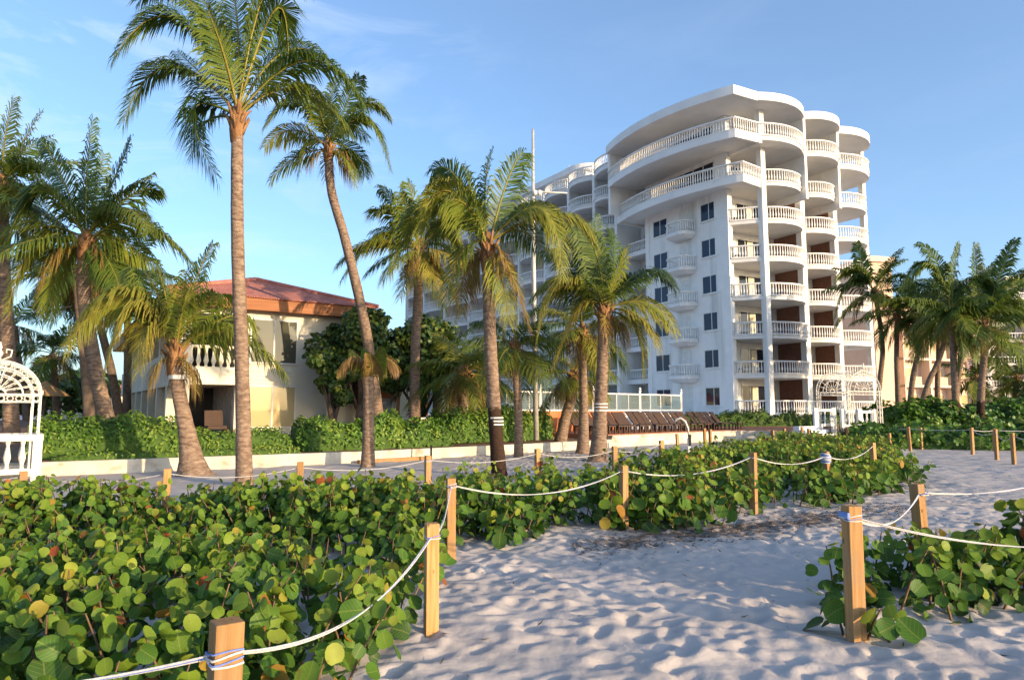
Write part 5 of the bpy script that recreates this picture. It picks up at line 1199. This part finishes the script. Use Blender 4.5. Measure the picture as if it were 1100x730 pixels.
# ================================================================== wrought-iron garden arches
def arbor(label, loc, rotz, w, d, hb, hp, base=True):
    r = thing('garden_arch', label, 'garden arch', loc, rotz); m = M['metalw']
    for sx in (-1, 1):
        for sy in (-1, 1):
            mb = MB()
            for o in (0, .14): mb.beam((sx * (w / 2 - o), sy * d / 2, hb * .0), (sx * (w / 2 - o), sy * d / 2, hp), .035, .035)
            mb.tube([(sx * w / 2, sy * d / 2, hp), (sx * w / 2, sy * d / 2, hp + .1)], .04, 6)
            mb.build('upright', m, r)
    def hoop(y, rad, th=.022, z=hp, n=18): return [(rad * math.cos(math.pi * i / n), y, z + rad * .92 * math.sin(math.pi * i / n)) for i in range(n + 1)]
    for sy in (-1, 1):
        mb = MB(); mb.tube(hoop(sy * d / 2, w / 2), .026, 5); mb.tube(hoop(sy * d / 2, w / 2 - .16), .02, 5)
        for k in range(13):      # little scroll rings in the arch
            a = math.pi * (k + .5) / 13; rr = w / 2 - .08; c = Vector((rr * math.cos(a), sy * d / 2, hp + rr * .92 * math.sin(a)))
            mb.tube([c + Vector((.065 * math.cos(q * math.pi / 5), 0, .065 * math.sin(q * math.pi / 5))) for q in range(11)], .010, 4, cap=False)
        # fan tracery under the arch
        for k in range(1, 9):
            a = math.pi * k / 9; mb.tube([(0.12 * math.cos(a), sy * d / 2, hp + .05 + .12 * math.sin(a)), ((w / 2 - .16) * math.cos(a), sy * d / 2, hp + (w / 2 - .16) * .92 * math.sin(a))], .011, 4)
        for rr in (.16, w / 3.4): mb.tube(hoop(sy * d / 2, rr), .014, 4)
        mb.tube([(-w / 2, sy * d / 2, hp), (w / 2, sy * d / 2, hp)], .024, 5); mb.tube([(-w / 2, sy * d / 2, hp - .16), (w / 2, sy * d / 2, hp - .16)], .018, 5)
        for k in range(10):
            c = Vector((-w / 2 + w * (k + .5) / 10, sy * d / 2, hp - .08)); mb.tube([c + Vector((.06 * math.cos(q * math.pi / 4), 0, .06 * math.sin(q * math.pi / 4))) for q in range(9)], .010, 4, cap=False)
        mb.build('arch_frame', m, r)
    mb = MB()
    for k in range(1, 12): a = math.pi * k / 12; mb.tube([(w / 2 * math.cos(a), -d / 2, hp + w / 2 * .92 * math.sin(a)), (w / 2 * math.cos(a), d / 2, hp + w / 2 * .92 * math.sin(a))], .012, 4)
    for y in (-d / 6, d / 6): mb.tube(hoop(y, w / 2), .016, 4)
    mb.build('vault_rods', m, r)
    for sx in (-1, 1):           # scrolled side panels
        x = sx * w / 2; mb = MB()
        for z in (hb + .1, hp - .16, hp): mb.tube([(x, -d / 2, z), (x, d / 2, z)], .018, 4)
        for sy in (-1, 1):
            y0 = sy * d / 2; y1 = sy * (d / 2 - .28); mb.tube([(x, y1, hb), (x, y1, hp)], .016, 4); n = max(3, int((hp - hb) / .26))
            for k in range(n):
                z0 = hb + .1 + (hp - hb - .2) * (k + .5) / n; c = Vector((x, (y0 + y1) / 2, z0)); mb.tube([c + Vector((0, .115 * math.cos(q * math.pi / 5) * (1 - .05 * q), .12 * math.sin(q * math.pi / 5) * (1 - .03 * q))) for q in range(14)], .012, 4, cap=False)
        for k in range(5):
            c = Vector((x, -d / 2 + d * (k + .5) / 5, hp - .08)); mb.tube([c + Vector((0, .07 * math.cos(q * math.pi / 4), .07 * math.sin(q * math.pi / 4))) for q in range(9)], .010, 4, cap=False)
        mb.build('side_panel', m, r)
    mb = MB(); zt = hp + w / 2 * .92; mb.lathe((0, -d / 2, zt), [(.05, 0), (.03, .08), (.075, .16), (.03, .24), (.045, .3), (.012, .42)], 8)
    for sx in (-1, 1): mb.tube([(sx * .05, -d / 2, zt + .02), (sx * .2, -d / 2, zt + .1), (sx * .22, -d / 2, zt + .24), (sx * .12, -d / 2, zt + .26), (sx * .12, -d / 2, zt + .17)], .018, 5)
    mb.build('finial', m, r, smooth=True)
    if base:
        for sx in (-1, 1):
            for sy in (-1, 1): mb = MB(); mb.box(sx * w / 2 - .09, sx * w / 2 + .09, sy * d / 2 - .09, sy * d / 2 + .09, -.1, hb - .02); mb.build('base_pier', m, r)
        mb = MB(); n = 4
        for a, b in (((-w / 2, -d / 2), (w / 2, -d / 2)), ((w / 2, -d / 2), (w / 2, d / 2)), ((-w / 2, -d / 2), (-w / 2, d / 2)), ((-w / 2, d / 2), (w / 2, d / 2))):
            A = Vector(a); B = Vector(b); mb.beam((A.x, A.y, .12), (B.x, B.y, .12), .16, .12); mb.beam((A.x, A.y, hb - .06), (B.x, B.y, hb - .06), .2, .14)
            for p in resample([a, b], .26)[1:-1]: mb.lathe((p.x, p.y, .17), [(.05, 0), (.035, .08), (.075, .25), (.04, .45), (.03, hb - .42), (.055, hb - .30)], 7)
        mb.build('base_balustrade', m, r, smooth=False)
    return r
p = at_z(-2, 506, .0)
arbor('ornate white iron garden arch with a balustraded base at the left edge', (at_y(-5, 450, 15.6).x, 15.6, .12), R(36), 1.62, 1.25, .92, 1.82)
arbor('white iron garden arch with scrolled sides at the top of the terrace steps', (at_y(912, 440, 34.5).x, 34.5, .95), R(20), 2.15, 2.0, .0, 1.55, base=False)
def balust(label, p, q, z, h, n):
    r = thing('balustrade', label, 'balustrade', (p[0], p[1], z)); q = Vector(q) - Vector(p); mb = MB()
    mb.beam((0, 0, .08), (q.x, q.y, .08), .16, .14); mb.beam((0, 0, h - .05), (q.x, q.y, h - .05), .18, .12); mb.build('rails', M['rail'], r)
    for i in range(n): c = q * ((i + .5) / n); mb = MB(); mb.lathe((c.x, c.y, .15), [(.05, 0), (.035, .08), (.07, .22), (.035, .42), (.05, h - .27)], 7); mb.build('baluster', M['rail'], r)
    for c in (Vector((0, 0)), q): mb = MB(); mb.box(c.x - .1, c.x + .1, c.y - .1, c.y + .1, -.5, h + .08); mb.build('pier', M['rail'], r)
def gp2(u, Y): return (at_y(u, 440, Y).x, Y)
balust('short white balustrade with a sloping handrail left of the terrace steps', gp2(876, 34.0), gp2(895, 35.0), .78, .85, 3)
balust('white balustrade between the terrace steps and the arch', gp2(905, 33.4), gp2(922, 33.8), .72, .85, 4)
balust('white balustrade at the right foot of the arch', gp2(923, 33.6), gp2(938, 34.4), .70, .85, 3)
st_ = thing('stone_steps', 'pale steps climbing from the path to the terrace', 'steps', (at_y(897, 460, 32.6).x, 32.6, 0), R(30))
for i in range(5): mb = MB(); mb.box(-.9, .9, i * .32, i * .32 + .34, .0, .16 * (i + 1)); mb.build('step', M['slabw'], st_)
mb = MB(); mb.beam((at_y(894, 455, 34.2).x, 33.6, .95), (at_y(884, 455, 34.2).x, 32.6, .55), .06, .08); tag(mb.build('handrail', M['post']), 'sloping timber handrail beside the terrace steps', 'handrail')

# ================================================================== buildings further off
def block(name, label, loc, rotz, W, D, floors, h, m1, z0=0, bays=4, rail=False, band=None, winmat='pane', dep=1.3):
    r = thing(name, label, 'building', loc, rotz); mb = MB(); mb.box(0, W, 0, D, z0, floors * h); mb.build('wall', m1, r)
    mb = MB(); mb.box(-.4, W + .4, -dep - .2, D + .3, floors * h, floors * h + .5); mb.build('roof', m1, r)
    for k in range(floors):
        mb = MB(); mb.box(0, W, -dep, -.003, k * h - .12, k * h + .14); o = mb.build('balcony', m1, r)
        if rail: rb = MB(); balusters(rb, [(.1, -dep + .1), (W - .1, -dep + .1)], k * h + .145, .95, .35, 1.4); rb.build('balustrade', M['rail'], o)
        else:
            pb = MB(); bw = W / bays
            for b in range(bays): pb.box(b * bw + .1, b * bw + bw * .62, -dep - .02, -dep + .1, k * h + .145, k * h + 1.05)
            pb.build('parapet', band or m1, o)
        for b in range(bays):
            bw = W / bays; window(0, b * bw + .5, b * bw + bw - .6, k * h + .2, k * h + 2.15, winmat, 't', r, 2, d=.04)
    for b in range(bays + 1):
        x = b * W / bays; mb = MB(); mb.box(max(0, x - .15), min(W, x + .15), -dep + .02, -.004, .15, floors * h - .002); mb.build('partition', m1, r)
    return r
pb_ = at_y(940, 440, 74)
block('apartment_building', 'peach coloured apartment block lit by low sun behind the right palms', (at_y(963, 440, 76).x, 76, 1.2), R(20), 12, 14, 4, 3.0, M['peach'], bays=3, band=M['peachd'], winmat='mirrorw')
t_ = thing('apartment_tower', 'plain peach tower wall rising between the hotel and the palms', 'building', (at_y(944, 440, 72).x, 72, 1.2), R(14))
mb = MB(); mb.box(0, 2.6, 0, 16, 0, 16.2); mb.build('wall', M['peachd'], t_); mb = MB(); mb.box(-.3, 2.9, -.3, 16.3, 16.2, 16.8); mb.build('roof', M['peach'], t_)
block('apartment_building', 'pale grey apartment block with long railed balconies at the right edge', (at_y(1018, 440, 90).x, 90, 1.2), R(-2), 30, 14, 4, 3.1, M['greyw'], bays=6, rail=True)
block('apartment_building', 'yellow-lit apartment block rising highest at the right edge', (at_y(1084, 440, 112).x, 112, 1.2), R(12), 16, 12, 7, 3.1, M['cream'], bays=3, rail=True)
block('apartment_building', 'low white building with a red roof far behind the left palms', (at_y(38, 440, 70).x, 70, .8), R(10), 12, 8, 1, 2.9, M['hall'], bays=4, rail=False)
rr_ = thing('red_roof', 'red tiled roof between the shaded palms and the house', 'roof', (at_y(110, 440, 66).x, 66, 1.0), R(20))
mb = MB(); mb.box(0, 9, 0, 7, 0, 2.0); mb.build('wall', M['hall'], rr_)
mb = MB(); mb.v = [(-.5, -.5, 2), (9.5, -.5, 2), (9.5, 7.5, 2), (-.5, 7.5, 2), (3, 3.5, 4.2), (6, 3.5, 4.2)]; mb.f = [(0, 1, 5, 4), (1, 2, 5), (2, 3, 4, 5), (3, 0, 4), (3, 2, 1, 0)]; mb.m = [0] * 5; mb.build('roof', M['tiles'], rr_)
th_ = thing('thatched_umbrella', 'orange-brown thatched parasol seen behind the garden arch', 'parasol', (at_y(47, 440, 38).x, 38, .6))
mb = MB(); mb.tube([(0, 0, 0), (0, 0, 2.3)], .06, 6); mb.build('pole', M['trunk_bg'], th_); mb = MB(); mb.lathe((0, 0, 1.75), [(1.25, 0), (.65, .42), (.03, .85)], 16); mb.build('canopy', M['thatch'], th_)
# flag
fpx = at_y(1064, 428, 52); zt = at_y(1062, 372, 52).z
fl = thing('flag_pole', 'thin white flag pole in front of the pale apartment block', 'flag pole', (fpx.x, 52, .9)); mb = MB(); mb.tube([(0, 0, 0), (-.12, 0, zt - .9)], .05, 6); mb.build('pole', M['rail'], fl); mb = MB(); mb.lathe((-.12, 0, zt - .9), [(.02, 0), (.08, .06), (.02, .13)], 8); mb.build('finial', M['rail'], fl)
red = pm('flag_red', (.52, .04, .05), (.58, .06, .07), 3, .8); wht = pm('flag_white', (.76, .74, .74), (.8, .78, .78), 3, .8); blu = pm('flag_blue', (.03, .05, .20), (.04, .07, .26), 3, .8)
fz = at_y(1050, 398, 52).z; fh = at_y(1050, 382, 52).z - fz; fw = fh * 1.35
fo = thing('flag', 'red and white striped flag with a blue corner hanging from the flag pole', 'flag', (fpx.x - .16, 52, fz))
def fpos(a, b): return (-fw * a * .9, .12 * math.sin(a * 7 + b), fh * b - .25 * fh * a * a)
for i in range(13):
    mb = MB()
    for j in range(10):
        a0, a1 = j / 10, (j + 1) / 10
        if i >= 6 and a1 <= .45: continue
        b = len(mb.v); mb.v += [fpos(a0, i / 13), fpos(a1, i / 13), fpos(a1, (i + 1) / 13), fpos(a0, (i + 1) / 13)]; mb.face((b, b + 1, b + 2, b + 3))
    mb.build('stripe', red if i % 2 == 0 else wht, fo)
mb = MB()
for j in range(4):
    a0, a1 = j / 10, (j + 1) / 10; b = len(mb.v); mb.v += [fpos(a0, 6 / 13), fpos(a1, 6 / 13), fpos(a1, 1), fpos(a0, 1)]; mb.face((b, b + 1, b + 2, b + 3))
mb.build('canton', blu, fo)

# ================================================================== sky and sun
SX, SY = .79, -.61; EL = R(9)
AZ = math.atan2(SX, SY)
w = bpy.data.worlds.new('World'); scene.world = w; w.use_nodes = True; nt = w.node_tree
bg = nt.nodes['Background']; sky = nt.nodes.new('ShaderNodeTexSky'); sky.sky_type = 'NISHITA'; sky.sun_disc = False
sky.sun_elevation = EL; sky.sun_rotation = AZ; sky.air_density = .9; sky.dust_density = 2.0; sky.ozone_density = 3.0; sky.altitude = 0
tc = nt.nodes.new('ShaderNodeTexCoord'); mp = nt.nodes.new('ShaderNodeMapping'); mp.inputs['Scale'].default_value = (1.6, 1.6, 6.0); mp.inputs['Rotation'].default_value = (.35, .45, 1.9); mp.inputs['Location'].default_value = (.4, 1.3, .2)
nt.links.new(tc.outputs['Generated'], mp.inputs['Vector']); nn = nt.nodes.new('ShaderNodeTexNoise'); nn.inputs['Scale'].default_value = 2.6; nn.inputs['Detail'].default_value = 9; nn.inputs['Roughness'].default_value = .62; nn.inputs['Distortion'].default_value = .6
nt.links.new(mp.outputs['Vector'], nn.inputs['Vector']); cr_ = ramp(nt, [(.47, (0, 0, 0)), (.80, (1, 1, 1))]); nt.links.new(nn.outputs['Fac'], cr_.inputs['Fac'])
mu = nt.nodes.new('ShaderNodeMath'); mu.operation = 'MULTIPLY'; mu.inputs[1].default_value = .25; nt.links.new(cr_.outputs['Color'], mu.inputs[0]); mu.operation = 'MULTIPLY_ADD'; mu.inputs[2].default_value = .09
vd = nt.nodes.new('ShaderNodeVectorMath'); vd.operation = 'DOT_PRODUCT'; vd.inputs[1].default_value = Vector((-.60, .68, .42)).normalized(); nt.links.new(tc.outputs['Generated'], vd.inputs[0])
mr = nt.nodes.new('ShaderNodeMapRange'); mr.inputs['From Min'].default_value = .80; mr.inputs['From Max'].default_value = .99; mr.inputs['To Min'].default_value = .06; mr.inputs['To Max'].default_value = .75; nt.links.new(vd.outputs['Value'], mr.inputs['Value']); nt.links.new(mr.outputs[0], mu.inputs[1])
mx = nt.nodes.new('ShaderNodeMixRGB'); nt.links.new(mu.outputs[0], mx.inputs['Fac']); nt.links.new(sky.outputs['Color'], mx.inputs[1]); mx.inputs[2].default_value = (2.1, 2.5, 3.1, 1)
nt.links.new(mx.outputs['Color'], bg.inputs['Color']); bg.inputs['Strength'].default_value = .15
sl = bpy.data.lights.new('sun', 'SUN'); so = bpy.data.objects.new('sun', sl); COL.objects.link(so)
sl.energy = 2.6; sl.angle = R(.5); sl.color = (1.0, .73, .43)
so.rotation_euler = Vector((SX * math.cos(EL), SY * math.cos(EL), math.sin(EL))).to_track_quat('Z', 'Y').to_euler()
so.location = (60, -50, 20)
scene.view_settings.view_transform = 'Standard'; scene.view_settings.look = 'None'; scene.view_settings.gamma = 1; scene.view_settings.exposure = 1.48
scene.cycles.max_bounces = 6; scene.cycles.diffuse_bounces = 3; scene.cycles.transparent_max_bounces = 8
